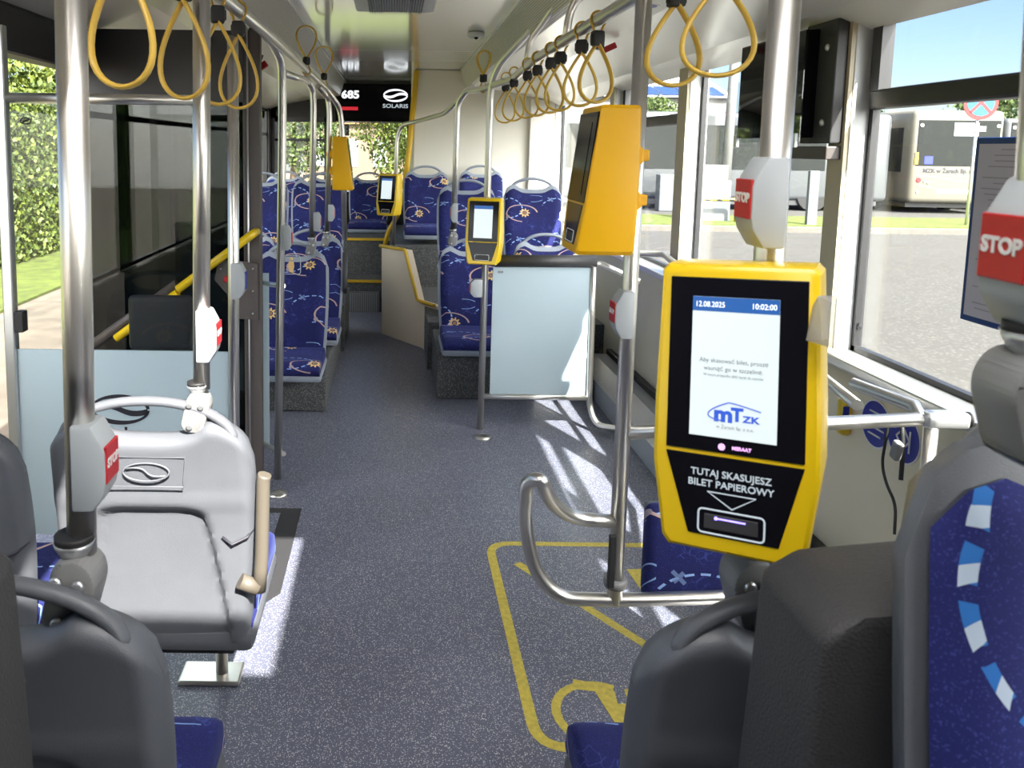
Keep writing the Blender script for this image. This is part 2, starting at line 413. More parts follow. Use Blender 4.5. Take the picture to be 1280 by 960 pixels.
def smoothpath(pts, rad=.05, n=6):
    pts = [Vector(p) for p in pts]; out = [pts[0]]
    for i in range(1, len(pts) - 1):
        a, b, c = pts[i - 1], pts[i], pts[i + 1]
        r = min(rad, (a - b).length * .48, (c - b).length * .48)
        p = b + (a - b).normalized() * r; q = b + (c - b).normalized() * r
        for k in range(n + 1):
            t = k / n; out.append(p * (1 - t)**2 + b * 2 * t * (1 - t) + q * t * t)
    out.append(pts[-1]); return out

# ================================================================== the bus body
XL, XR, YB, YF, ZC = -1.42, 1.50, 9.35, -2.6, 2.29
m_ = MB(); m_.b(XL - .08, XR + .08, YF, YB + .1, -.08, 0.0); struct(m_.build('floor', 'floor'))
# ceiling: centre panels with the roof hatch opening left clear over the front aisle
HX0, HX1, HY0, HY1 = -.14, .62, -.08, .86
m_ = MB()
m_.b(-.56, .64, HY1, 3.30, ZC, ZC + .05); m_.b(-.56, .64, 3.306, 6.2, ZC, ZC + .05); m_.b(-.56, .64, 6.206, YB, ZC, ZC + .05)
m_.b(-.56, HX0, HY0, HY1, ZC, ZC + .05); m_.b(HX1, .64, HY0, HY1, ZC, ZC + .05); m_.b(-.56, .64, YF, HY0, ZC, ZC + .05)
struct(m_.build('ceiling', 'ceiling'))
m_ = MB()
for sx, (xa, xb, xc) in ((1, (.62, .67, XR + .04)), (-1, (-.54, -.59, XL - .04))):
    m_.prism([(xa, YF, ZC + .03), (xa, YF, ZC - .005), (xb, YF, ZC - .17), (xb + sx * .03, YF, ZC - .18), (xb + sx * .04, YF, ZC + .03)], (0, YB - YF, 0))
struct(m_.build('trim_1', 'duct'))
m_ = MB()
for sx, (xb, xc) in ((1, (.69, XR)), (-1, (-.61, XL))):
    m_.prism([(xb, YF, ZC - .175), (xb + sx * .35, YF, ZC - .19), (xc - sx * .08, YF, ZC - .27), (xc + sx * .06, YF, ZC - .33), (xc + sx * .06, YF, ZC + .03), (xb, YF, ZC + .03)], (0, YB - YF, 0))
struct(m_.build('trim_2', 'cove'))
m_ = MB()
for a in (.625, -.545): m_.b(a - .012, a + .012, YF, YB - .2, ZC - .012, ZC + .001)
struct(m_.build('trim_3', 'alu'))
# driver's bulkhead closing the front
struct(MB().b(XL - .04, XR + .1, YF - .05, YF, -.05, ZC + .05).build('wall_front', 'dark'))
struct(MB().b(XL, -.45, -.95, -.90, 0, 2.05).b(.60, XR, -.95, -.90, 0, 2.05).build('wall_cab', 'dark'))
# outer skin roof
m_ = MB(); m_.b(XL - .1, HX0, YF, YB + .1, ZC + .055, ZC + .12); m_.b(HX1, XR + .1, YF, YB + .1, ZC + .055, ZC + .12)
m_.b(HX0, HX1, HY1, YB + .1, ZC + .055, ZC + .12); m_.b(HX0, HX1, YF, HY0, ZC + .055, ZC + .12)
struct(m_.build('roof', 'white'))

SILL, TOP = .89, 2.00
piers = [(-2.6, -2.4), (-.10, 0.02), (1.28, 1.36), (2.68, 2.78), (4.15, 4.28), (5.52, 5.62), (7.55, 7.68), (9.2, 9.35)]
# right wall
m_ = MB(); m_.b(XR, XR + .12, YF, YB, -.05, SILL - .02)
struct(m_.build('wall_right', 'wall'))
m_ = MB()
for a, b in piers: m_.b(XR, XR + .015, a + .004, b, SILL - .02, 2.03)
struct(m_.build('trim_4', 'pillar'))
m_ = MB()
for a, b in piers: m_.b(XR + .015, XR + .11, a, b, SILL - .02, 2.05)
struct(m_.build('trim_5', 'reveal'))
m_ = MB(); m_.b(XR - .03, XR + .12, YF, 7.6, SILL - .035, SILL, .008)
struct(m_.build('trim_6', 'alu'))
m_ = MB(); m_.b(XR, XR + .11, YF, YB, 2.0, 2.06); m_.b(XR, XR + .12, 7.68, 9.2, SILL - .02, 2.0)
struct(m_.build('trim_7', 'cove'))
# right windows with frames
n = 1
for i in range(len(piers) - 2):
    y0, y1 = piers[i][1], piers[i + 1][0]
    slider = i in (0, 1, 2, 4)
    wx = XR + .085
    t = struct(MB().b(wx - .012, wx + .012, y0, y0 + .022, SILL, TOP).b(wx - .012, wx + .012, y1 - .022, y1, SILL, TOP).b(wx - .012, wx + .012, y0, y1, SILL, SILL + .018).b(wx - .012, wx + .012, y0, y1, TOP - .03, TOP).build('window_%d' % n, 'frame'))
    MB().b(wx - .003, wx + .003, y0 + .01, y1 - .01, SILL + .01, TOP - .01).build('pane', 'glass', t)
    if slider:
        MB().b(wx - .03, wx + .015, y0 + .02, y1 - .02, 1.70, 1.765, .01).b(wx - .03, wx + .01, y1 - .07, y1 - .02, 1.76, TOP - .01).build('slider_rail', 'frame', t)
    n += 1
# heater along the foot of the right wall
t = thing('wall_heater', 'grey perforated heater casing low along the right wall', 'heater', (1.4, 4.0, 0))
MB().prism([(-.12, -2.4, 0.0), (-.12, -2.4, .13), (-.02, -2.4, .19), (.097, -2.4, .19), (.097, -2.4, 0.0)], (0, 3.7, 0)).build('casing', M['button_grey'], t)
g_ = MB()
g_.prism([(-.126, -2.3, .134), (-.122, -2.3, .137), (-.024, -2.3, .196), (-.028, -2.3, .190)], (0, 3.5, 0)); g_.build('grille', perforated('heater_grille', (.45, .45, .42), 90), t)
MB().b(.06, .098, -2.4, 1.3, .19, .225, .004).build('trim_strip', 'rubber', t)

# left wall, pierced by the doorway between y = 2.62 and y = 3.50
D0, D1 = 2.62, 3.52
m_ = MB(); m_.b(XL - .045, XL, YF, D0 - .06, -.05, SILL - .02); m_.b(XL - .045, XL, D1 + .05, 6.75, -.05, SILL - .02); m_.b(XL - .045, XL, 7.52, YB, -.05, SILL - .02)
struct(m_.build('wall_left', 'wall'))
lp = [(-2.6, -2.4), (-.9, -.8), (.9, 1.0), (2.48, 2.62), (3.52, 3.66), (5.2, 5.3), (7.0, 7.1), (9.2, 9.35)]
m_ = MB()
for a, b in lp: m_.b(XL - .045, XL, a, b, SILL - .02, 2.03)
m_.b(XL - .045, XL, 2.48, 2.56, -.05, 2.03); m_.b(XL - .045, XL, 3.54, 3.66, -.05, 2.03)
struct(m_.build('trim_8', 'brown'))
m_ = MB(); m_.b(XL - .11, XL + .02, YF, YB, 2.0, 2.06)
struct(m_.build('trim_9', 'cove'))
for i in range(len(lp) - 1):
    if i == 3: continue
    y0, y1 = lp[i][1], lp[i + 1][0]; wx = XL - .03
    t = struct(MB().b(wx - .012, wx + .012, y0, y0 + .03, SILL, TOP).b(wx - .012, wx + .012, y1 - .03, y1, SILL, TOP).b(wx - .012, wx + .012, y0, y1, SILL, SILL + .02).b(wx - .012, wx + .012, y0, y1, TOP - .05, TOP).b(wx - .012, wx + .012, y0, y1, 1.68, 1.71).build('window_%d' % n, 'frame'))
    MB().b(wx - .003, wx + .003, y0 + .01, y1 - .01, SILL + .01, TOP - .01).build('pane', 'glass', t); n += 1

# doorway header with door gear, and door leaf swung inwards
t = struct(MB().b(XL, XL + .12, D0 - .1, D1 + .1, 1.86, 2.03, .02).build('door_1_header', 'dark'))
t.name = 'trim_10'
leaf = struct(MB().b(-1.40, -.565, 3.43, 3.47, 1.985, 2.03).b(-1.40, -.565, 3.43, 3.47, .10, .22).b(-1.40, -1.35, 3.43, 3.47, .22, 1.99).b(-.640, -.565, 3.425, 3.475, .10, 2.04, .006).build('door_1', 'brown'))
MB().b(-1.37, -.63, 3.425, 3.475, 1.74, 2.035).build('top_cover', 'frame', leaf)
MB().b(-1.37, -.61, 3.445, 3.455, .2, 1.76).build('pane', 'tint', leaf)
MB().tube([(-.617, 3.418, .12), (-.617, 3.418, 2.05)], .004, 8).build('seal_strip', 'alu', leaf)
a_, b_ = atY(318, 291, 3.36), atY(118, 436, 3.36)
hr = MB().tube([atY(222, 355, 3.40), atY(112, 434, 3.40)], .022, 12).build('reflected_bar', M['brown'], leaf)  # dark bar modelled in place of a reflection in the door glass
yr = MB().tube([a_ + Vector((0, .05, 0)), a_ + Vector((0, 0, 0)), atY(222, 362, 3.36), ], .018, 12).tube([atY(222, 366, 3.36), atY(145, 423, 3.36)], .018, 12).build('door_grab_bar', M['yellow'], leaf); yr['label'] = 'bright yellow diagonal grab bar'
# door release plate
pl = MB().prism([atY(272, 330, 3.40), atY(285, 325, 3.40), atY(322, 330, 3.40), atY(322, 400, 3.40), atY(290, 398, 3.40), atY(284, 368, 3.40), atY(268, 350, 3.40)], (0, .02, 0)).build('release_plate', 'brown', leaf)
c = atY(284, 349, 3.395); MB().lathe([(.016, -.006), (.016, .006), (.010, .010)], 16, c, Matrix.Rotation(R(90), 3, 'X')).build('release_button', 'red', pl)
for q in ((276, 336), (316, 336), (316, 364), (316, 392)):
    c = atY(*q, 3.395); MB().lathe([(.004, -.004), (.004, .004), (.002, .006)], 8, c, Matrix.Rotation(R(90), 3, 'X')).build('screw', 'alu', pl)

# ---- rear end
YT = 7.62
m_ = MB(); m_.b(XL - .1, XR + .1, YB, YB + .1, -.05, 1.02); m_.b(XL - .1, -1.36, YB, YB + .1, 1.0, 2.3)
m_.b(.16, XR + .1, YB, YB + .1, 1.0, 2.34); m_.b(XL - .1, XR, YB, YB + .1, 1.88, 2.34)
struct(m_.build('wall_rear', 'dark'))
t = struct(MB().b(-1.37, .17, YB - .01, YB + .03, 1.0, 1.04).b(-1.37, .17, YB - .01, YB + .03, 1.84, 1.9).b(-.80, -.74, YB - .01, YB + .03, 1.0, 1.9).b(-1.37, -1.33, YB - .01, YB + .03, 1.0, 1.9).b(-1.37, -.8, YB - .01, YB + .03, 1.62, 1.65).build('window_%d' % n, 'frame'))
MB().b(-1.36, .16, YB + .03, YB + .036, 1.0, 1.9).build('pane', 'glass', t); n += 1
# engine tower, behind the right rear seats
m_ = MB(); m_.b(.19, XR, YT, YB, 0.7, ZC - .002, .01); tw = struct(m_.build('wall_tower', 'rear_grey'))
m_ = MB(); m_.prism([(1.28, 7.55, .9), (XR, 7.55, .9), (XR, 7.55, 2.02), (1.28, 7.55, 2.02)], (0, .07, 0)); struct(m_.build('trim_11', 'cove'))
# yellow corner strip
pts = [atY(521, 88, YT - .015), atY(511, 190, YT - .015), atY(506, 232, YT - .015)]
pts2 = [atY(499, 236, YT - .03), atY(498, 268, YT - .03), atY(485, 290, YT - .03), atY(481, 306, YT - .03)]
o = MB().tube(smoothpath(pts, .1), .026, 10).tube(smoothpath([pts[-1]] + pts2, .03), .022, 10).build('trim_12', 'yellow_trim'); struct(o)
# steps and podiums
m_ = MB(); m_.b(XL, -.02, 7.50, 7.86, 0, .30); struct(m_.build('floor_step', 'carpet'))
struct(MB().b(XL, .19, 7.86, YB, 0, .66).build('floor_bench_platform', 'carpet'))
m_ = MB(); m_.b(-.62, -.09, 7.485, 7.51, .285, .308); m_.b(-.62, -.02, 7.845, 7.87, .645, .668); struct(m_.build('trim_13', 'yellow_trim'))
m_ = MB(); m_.b(XL, -.36, 6.0, 6.78, 0, .36); struct(m_.build('floor_podium_left', 'carpet'))
m_ = MB(); m_.b(.26, XR, 5.52, 6.98, 0, .34); m_.b(-.02, XR, 6.98, YT + .1, 0, .70); struct(m_.build('floor_podium_right', 'carpet'))
# vent grille in the riser
t = thing('riser_vent', 'small louvred air vent in the riser of the rear step', 'vent', atY(452, 378, 7.49))
MB().b(-.17, .17, -.004, .006, -.105, .105, .003).build('frame', M['clamp'], t)
g_ = MB()
for k in range(15): g_.b(-.15 + k * .0205, -.143 + k * .0205, -.012, -.004, -.09, .09)
g_.build('louvre', 'button_grey', t)
# cream cheek at the foot of the right rear platform
A, B = atZ(477, 417), atZ(529, 436)
def cheekpt(px, py):
    d = ray(px, py); nrm = (B - A).cross(Vector((0, 0, 1))); k = (A - CAM).dot(nrm) / d.dot(nrm); return CAM + d * k
pp = [cheekpt(*q) for q in ((477, 417), (530, 436), (545, 405), (546, 383), (524, 376), (509, 313), (477, 308))]
th = (B - A).cross(Vector((0, 0, 1))).normalized() * -.05
struct(MB().prism(pp, th).build('trim_14', 'cheek'))
e_ = [cheekpt(*q) - th * .3 for q in ((477, 307), (508, 312), (524, 375), (545, 382))]
struct(MB().tube(smoothpath(e_, .02), .014, 8).build('trim_15', 'yellow_trim'))
struct(MB().prism([atZ(529, 437), atZ(552, 430), atZ(560, 450)], (0, 0, .16)).build('trim_16', 'cheek'))

# ================================================================== seats
def rbox_grid(ff, nu, nv, name, m, parent):
    pass
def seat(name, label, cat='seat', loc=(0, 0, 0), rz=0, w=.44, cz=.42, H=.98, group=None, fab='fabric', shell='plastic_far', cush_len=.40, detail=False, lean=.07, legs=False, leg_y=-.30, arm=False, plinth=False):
    t = thing(name, label, cat, loc, rz, group)
    hw = w / 2; zt = H - .045
    z0 = cz - .08
    NU, NV = (44, 56) if detail else (18, 22)
    def hwid(z):
        k = (z - z0) / (zt - z0); return hw * (0.93 + .09 * math.sin(min(1, max(0, k)) * PI * .8))
    def ztop(u):
        a = abs(u); drop = .0
        if a > .62: drop = .10 * (1 - math.sqrt(max(0, 1 - ((a - .62) / .38)**2)))
        dip = .035 * (1 - min(1, (a / .60))**4) if a < .60 else 0
        return zt - drop - dip
    def yc(u, z):
        k = (z - z0) / (zt - z0); return lean * k * k + .012 * u * u * -1
    bm = bmesh.new(); fr = []; bk = []
    for i in range(NU + 1):
        u = -1 + 2 * i / NU; cf = []; cb = []
        for j in range(NV + 1):
            v = j / NV; z = z0 + v * (ztop(u) - z0); x = u * hwid(z)
            rim = min(1, (1 - abs(u)) / .10, (ztop(u) - z) / .03 + .001)
            rim = math.sqrt(max(0, 1 - (1 - max(0, rim))**2))
            th = .012 + .014 * rim
            dp = 0
            if detail:
                k = (z - z0) / (zt - z0)
                edge = .54 + .30 * (1 - k / .6)
                s1 = min(1, max(0, (edge - abs(u)) / .07)); s2 = min(1, max(0, (.64 - .9 * abs(u)**5 - k) / .05))
                s1 = s1 * s1 * (3 - 2 * s1); s2 = s2 * s2 * (3 - 2 * s2); dp = -.022 * s1 * s2
                s3 = min(1, max(0, (k - .60) / .1)); dp += .012 * s3 * (1 - s3)
            y = yc(u, z)
            cf.append(bm.verts.new((x, y - th * .6, z))); cb.append(bm.verts.new((x, y + th + .02 * (1 if detail else .6) * rim + dp, z)))
        fr.append(cf); bk.append(cb)
    for i in range(NU):
        for j in range(NV):
            bm.faces.new((fr[i][j], fr[i + 1][j], fr[i + 1][j + 1], fr[i][j + 1]))
            bm.faces.new((bk[i][j], bk[i][j + 1], bk[i + 1][j + 1], bk[i + 1][j]))
        bm.faces.new((fr[i][NV], fr[i + 1][NV], bk[i + 1][NV], bk[i][NV])); bm.faces.new((fr[i + 1][0], fr[i][0], bk[i][0], bk[i + 1][0]))
    for j in range(NV):
        bm.faces.new((fr[0][j], fr[0][j + 1], bk[0][j + 1], bk[0][j])); bm.faces.new((fr[NU][j + 1], fr[NU][j], bk[NU][j], bk[NU][j + 1]))
    q = MB(); q.bm.free(); q.bm = bm; q.build('back_shell', shell, t, smooth=50)
    # fabric back pad
    bm = bmesh.new(); g = []
    for i in range(15):
        u = -1 + i / 7; c = []
        for j in range(19):
            v = j / 18; ztp = ztop(u * .93) - .028; z = (z0 + .04) + v * (ztp - z0 - .04); x = u * (hwid(z) - .015)
            e = min(1, (1 - abs(u)) / .16, (1 - v) / .08 + .0, v / .06 + .0); e = math.sqrt(max(0, 1 - (1 - e)**2))
            c.append(bm.verts.new((x, yc(u, z) - .0175 - .021 * e - .008 * math.exp(-((z - cz - .18) / .1)**2) * e, z)))
        g.append(c)
    for i in range(14):
        for j in range(18): bm.faces.new((g[i][j], g[i + 1][j], g[i + 1][j + 1], g[i][j + 1]))
    q = MB(); q.bm.free(); q.bm = bm; q.build('backrest', fab, t, smooth=60)
    # cushion
    prof = [(.00, cz - .07), (-.02, cz + .01), (-.10, cz), (-.28, cz - .005), (-cush_len + .05, cz + .005), (-cush_len + .01, cz - .012), (-cush_len - .005, cz - .045), (-cush_len + .02, cz - .075)]
    pr = smoothpath([Vector((0, y, z)) for y, z in prof], .02, 3)
    bm = bmesh.new(); rows = []
    for k, xx in enumerate((-1, -.985, -.94, -.8, -.4, 0, .4, .8, .94, .985, 1)):
        dz = {1: -.03, .985: -.010, .94: -.003}.get(abs(xx), 0) - .004 * (1 - abs(xx))
        rows.append([bm.verts.new((xx * (hw - .012), p.y * (1 if abs(xx) < 1 else .985), max(p.z + dz * 1.0, cz - .075))) for p in pr])
    for a, b in zip(rows, rows[1:]):
        for j in range(len(pr) - 1): bm.faces.new((a[j], a[j + 1], b[j + 1], b[j]))
    bm.faces.new(list(reversed(rows[0]))); bm.faces.new(rows[-1])
    q = MB(); q.bm.free(); q.bm = bm; q.build('cushion', fab, t, smooth=50, recalc=True)
    MB().b(-hw + .004, hw - .004, -cush_len + .02, .03, cz - .115, cz - .062, .02).build('seat_pan', shell, t, smooth=40)
    # top grab handle
    xs = hwid(zt - .05) * (.86 if detail else .74)
    y = yc(0, zt) + .008
    hz = [(-xs, -.05), (-xs * .93, -.012), (-xs * .70, .020), (-xs * .35, .040), (0, .045), (xs * .35, .040), (xs * .70, .020), (xs * .93, -.012), (xs, -.05)]
    MB().tube(smoothpath([(a, y, zt + b) for a, b in hz], .05, 3), .014, 12, up=(0, 1, 0), ry=.011).build('handle', shell, t)
    if detail:
        for s in (-1, 1):
            sm = MB()
            zz = z0 + .47 * (zt - z0)
            sm.tube([(s * (hw * 1.0), yc(1, zz) + .014, zz + .018), (s * (hw * .95), yc(1, zz) + .056, zz + .012), (s * (hw * .80), yc(1, zz) + .058, zz - .006), (s * (hw * .70), yc(1, zz) + .056, zz + .012)], .0035, 6)
            sm.build('seam', 'ink', t)
        ze = zt - .115; ye = yc(0, ze) + .0525
        e = MB().tube([(.052 * math.cos(a), ye, ze + .021 * math.sin(a)) for a in [2 * PI * k / 28 for k in range(28)]], .0022, 6, closed=True)
        e.tube(bez((.045, ye, ze + .008), (-.02, ye, ze + .018), (.02, ye, ze - .018), (-.045, ye, ze - .008)), .0022, 6)
        e.tube([(sx * .083 * 1.0, ye + .0, ze + sz * .034) for sx, sz in ((-1, -1), (-1.05, 1), (1.05, 1), (1, -1))], .0018, 6, closed=True)
        e.build('emblem', shell, t)
    if plinth: MB().b(-.17, .17, -.30, -.02, 0, cz - .112, .01).build('plinth', 'carpet', t)
    if arm:
        MB().tube(smoothpath([(hw + .02, .01, cz + .18), (hw + .02, -.03, cz + .20), (hw + .02, -.04, cz + .46)], .03), .018, 10).build('armrest', 'dark', t)
    if legs:
        MB().tube([(-.06, -.38, cz - .1), (-.06, -.38, .012)], .018).build('leg', 'steel', t)
        MB().b(-.12, .06, -.43, -.33, 0, .014, .006).build('foot_plate', 'steel', t)
        MB().b(-hw + .06, hw - .06, -.40, -.02, cz - .15, cz - .11, .006).build('under_frame', 'dark', t)
    return t

# near pair seen from behind (they face the rear): rz = 180
sL = seat('bus_seat', 'nearest left seat seen from behind, its grey handle clamped to the steel pole', loc=(-.555, 1.06, 0), rz=PI, w=.50, cz=.46, H=.99, shell='plastic', detail=True, legs=True)
sR = seat('bus_seat', 'nearest right seat back under the big yellow ticket validator', loc=(.592, 1.06, 0), rz=PI, w=.50, cz=.46, H=.99, shell='plastic', detail=True, legs=True)
sG = seat('bus_seat', 'sunlit pale grey seat back in front of the frosted door screen, armrest raised', loc=(-.545, 1.82, 0), rz=PI, w=.46, cz=.46, H=.985, shell='plastic', detail=True, legs=True)
sW = seat('bus_seat', 'shaded grey seat back at left edge beside the sunlit grey seat', loc=(-1.04, 1.74, 0), rz=PI, w=.46, cz=.46, H=.985, shell='plastic', detail=True, legs=True)
# raised armrest on the sunlit seat
ar = MB().tube(smoothpath([atY(331, 593, 1.78), atY(329, 600, 1.78), atY(327, 700, 1.78), atY(324, 738, 1.78)], .02), [.012, .016, .016] + [.017] * 14 + [.018, .015, .014] if False else .016, 14).tube([atY(322, 735, 1.775), atY(300, 726, 1.765)], .018, 12)
arm = ar.build('armrest', mat('worn_brown_plastic', (.10, .088, .07), .45)); arm.parent = sG; arm.matrix_parent_inverse = Matrix.LocRotScale(Vector((-.545, 1.82, 0)), Euler((0, 0, PI)), None).inverted()

# dark housings behind the raised front seats
for sx, lab in ((1, 'dark grey wedge housing between the nearest right seat and the close blue seat'), (-1, 'dark grey housing edge at the lower left corner beside nearest left seat')):
    o = MB().prism([(sx * .365, 0, 0), (sx * .42, 0, 1.09), (sx * .46, 0, 1.115), (sx * .60, 0, 1.13), (sx * 1.2, 0, 1.13), (sx * 1.2, 0, 0)], (0, .14, 0), .012).build('seat_housing', 'dark_shell', loc=(0, .72, 0), smooth=40)
    tag(o, lab, 'housing')
# close blue seat facing the camera at the right edge
sB = seat('bus_seat', 'very close raised seat facing us at the right edge, blue fabric with light blue dashes', loc=(.71, .63, .40), rz=R(-4), w=.50, cz=.42, H=.945, fab='fabric_big', shell='plastic')

# rows facing the front, left side
LP = 'plastic_far'
seat('bus_seat', 'aisle seat right behind the door, blue with a priority passenger patch', loc=(-.595, 4.72, 0), w=.43, cz=.36, H=.975)
seat('bus_seat', 'window seat right behind the door, blue fabric', loc=(-1.06, 4.72, 0), w=.43, cz=.36, H=.975)
seat('bus_seat', 'second aisle seat behind the door with a dark armrest', loc=(-.555, 5.48, 0), w=.43, cz=.38, H=.98, arm=True)
seat('bus_seat', 'second window seat behind the door', loc=(-1.02, 5.48, 0), w=.43, cz=.38, H=.98)
seat('bus_seat', 'raised aisle seat on the left platform, behind the amber validator', loc=(-.60, 6.45, .36), w=.43, cz=.42, H=.98, plinth=True)
seat('bus_seat', 'raised window seat on the left platform', loc=(-1.06, 6.45, .36), w=.43, cz=.42, H=.98, plinth=True)
for k, lab in enumerate(('rear bench seat below the back window, right one', 'rear bench seat below the back window, middle one', 'rear bench seat below the back window, left one')):
    seat('bus_seat', lab, loc=(-.26 - .46 * k, 8.75, .66), w=.43, cz=.116, H=.62)
# right side
seat('bus_seat', 'right aisle seat behind the small yellow validator on the low dark box', loc=(.52, 5.10, 0), w=.43, cz=.42, H=.97)
seat('bus_seat', 'right window seat behind the frosted screen', loc=(1.00, 5.10, 0), w=.43, cz=.42, H=1.01)
seat('bus_seat', 'raised second row aisle seat on the right, handle above the first seat', loc=(.56, 6.0, .34), w=.44, cz=.42, H=.98, plinth=True)
seat('bus_seat', 'raised second row window seat with a big golden sun in the sunlight', loc=(1.05, 5.95, .34), w=.44, cz=.42, H=1.00, plinth=True)
seat('bus_seat', 'last row seat against the grey tower, left one', loc=(.31, 7.42, .70), w=.42, cz=.16, H=.69, cush_len=.36)
seat('bus_seat', 'last row seat against the grey tower, right one', loc=(.82, 7.42, .70), w=.42, cz=.16, H=.70, cush_len=.36)
# pedestals
def pedestal(x0, x1, y0, y1, h, lab):
    o = MB().b(x0, x1, y0, y1, 0, h, .01).build('seat_pedestal', 'carpet'); tag(o, lab, 'pedestal')
    return o
pedestal(-1.40, -.38, 4.58, 5.95, .255, 'speckled grey plinth under the left seats behind the door')
pd = pedestal(.29, 1.27, 4.86, 5.50, .30, 'dark speckled plinth under the right seats behind the frosted screen')
for q in ((581, 455), (583, 465)):
    pass
# tip-up pad on the cross bar
t = thing('tip_up_seat', 'folded blue tip-up seat pad hanging below the cross bar in the wheelchair bay', 'seat', (.87, 2.02, .58))
MB().b(-.19, .19, -.03, .03, -.22, .05, .025, 4).build('cushion', 'fabric', t, smooth=50)
MB().b(-.18, .18, .03, .05, -.21, .04, .008).build('seat_pan', 'plastic', t)
MB().tube([(-.12, .04, .04), (-.12, .0, .30)], .012).tube([(.12, .04, .04), (.12, .0, .30)], .012).build('hinge_arm', 'steel', t)

# ================================================================== poles and rails
def pole(name, label, pts, r=.019, cat='pole', group=None, rad=.09):
    o = MB().tube(smoothpath(pts, rad, 8), r, 18).build(name, 'steel'); return tag(o, label, cat, group)
def clampfoot(P, label, s=1.0, flip=1, parent_label=None, tilt=.22):
    t = thing('pole_clamp', label, 'clamp', P)
    out = [(-.020, .030), (-.013, .042), (.013, .044), (.028, .030), (.032, .010), (.018, -.040), (.006, -.048), (-.022, -.046), (-.034, -.032), (-.030, -.012)]
    out = [Vector((flip * a * 1.0 * s, -.026 * s, b * s)) for a, b in out]
    if flip < 0: out.reverse()
    MB().prism(smoothpath(out + [out[0]], .008, 2)[:-1], (0, .052 * s, 0), .006 * s).build('body', 'clamp', t, smooth=35)
    MB().lathe([(.014 * s, .036 * s), (.022 * s, .052 * s), (.024 * s, .058 * s)], 18).build('ferrule', 'alu', t)
    MB().lathe([(.0225 * s, .058 * s), (.0225 * s, .066 * s)], 18).build('ring', 'rubber', t)
    for a, b in ((-.012, .020), (.014, .016), (-.012, -.030)):
        MB().lathe([(.0075 * s, 0), (.0075 * s, .004 * s), (.005 * s, .006 * s)], 10, (flip * a * s, -.027 * s, b * s), Matrix.Rotation(R(90), 3, 'X')).build('bolt', 'alu', t)
    return t
def stopbox(P, label, side=1, s=1.0, mark=True, txt='STOP'):
    """request button box clamped on a pole; side = +1: button faces +X"""
    s *= .95
    t = thing('stop_button', label, 'stop button', P)
    pr = [(-.008, -.062), (.022, -.062), (.038, -.036), (.041, -.020), (.041, .024), (.036, .036), (.022, .062), (-.008, .062)]
    v = [Vector((side * a * s, -.028 * s, b * s)) for a, b in pr]
    if side < 0: v.reverse()
    MB().prism(v, (0, .056 * s, 0), .004 * s).build('housing', 'button_grey', t, smooth=30)
    if mark:
        x = side * .0405 * s
        b = MB().b(x - .002, x + .002, -.025 * s, .025 * s, -.022 * s, .032 * s, .0015).build('red_button', 'red', t); b['label'] = 'red push button'
        text(txt, .018 * s, 'white', b, 'lettering', face_mtx((x + side * .0022, 0, .006 * s), '+X' if side > 0 else '-X'), bold=.0008)
    return t

def vpole(label, x0, y0, x1, y1, Y, r=.019, Y1=None):
    a = atY(x0, y0, Y); b = atY(x1, y1, Y1 or Y)
    return pole('grab_pole', label, [a, b], r)

# heights: rail along the aisle
RZ = 1.90
# left near pole
vpole('thick steel pole near the left edge, down to the nearest left seat', 87, -70, 103, 690, 1.04, .0195)
clampfoot(atY(95, 733, 1.03), 'grey clamp joining near left pole to nearest left seat handle', 1.15)
stopbox(atY(104, 578, 1.04), 'grey stop request box on the near left pole', 1)
# left second pole
vpole('steel pole down to the sunlit grey seat', 252, -60, 252, 486, 1.76)
clampfoot(atY(247, 512, 1.755), 'pale clamp joining second left pole to the sunlit grey seat handle')
stopbox(atY(252, 418, 1.76), 'cream stop request box on the pole above the sunlit grey seat', 1)
# third pole at the door screen
vpole('slim steel pole at the aisle end of the glass door screen', 291, 45, 293, 645, 2.62, .0185)
bx = stopbox(atY(293, 350, 2.62), 'pale box with a blue pushchair button on the door screen pole', 1, mark=False)
q = MB().b(.037, .041, -.018, .018, -.028, .03, .001).build('blue_button', 'blue', bx); q['label'] = 'blue push button'
# fourth pole, beyond the door, curving up into the rail
X4 = atY(353, 160, 3.62)
p4 = pole('grab_pole', 'steel pole standing free on the floor beyond the door leaf, curved at the top', [atY(313, 22, 2.9), atY(338, 50, 3.3), atY(353, 78, 3.6), X4, atY(347, 614, 3.62)], .0185, rad=.12)
MB().lathe([(.045, 0), (.045, .006), (.02, .012)], 20, atZ(347, 618) + Vector((0, .0, 0))).build('floor_flange', 'steel', p4)
# left rail
railL = [(-.445, -.6, 1.895), (-.445, 3.0, 1.948), atY(383, 88, 4.55), atY(409, 112, 5.3), atY(425, 135, 5.55), atY(428, 165, 5.55), atY(431, 300, 5.55)]
rl = pole('hand_rail', 'steel hand rail under the left air duct, carrying yellow strap loops', railL, .0185, 'rail', rad=.14)
pole('grab_pole', 'steel pole down to the first seat behind the door', [atY(383, 97, 4.6), atY(391, 112, 4.75), atY(392, 130, 4.75), atY(390, 298, 4.75)], .0185, rad=.06)
clampfoot(atY(389, 309, 4.74), 'small grey clamp on first seat handle behind the door')
pole('grab_pole', 'steel pole down to the second seat behind the door', [atY(398, 108, 5.0), atY(410, 122, 5.45), atY(412, 140, 5.45), atY(409, 292, 5.45)], .0185, rad=.08)
clampfoot(atY(407, 300, 5.44), 'small grey clamp on second seat handle behind the door')
pole('cross_tube', 'short steel tube joining the free standing pole to the left rail', [atY(354, 91, 3.66), atY(386, 102, 4.5)], .017, 'tube')
MB_ = thing('stop_button', 'white stop box on free standing pole beyond the door', 'stop button', atY(355, 297, 3.62))
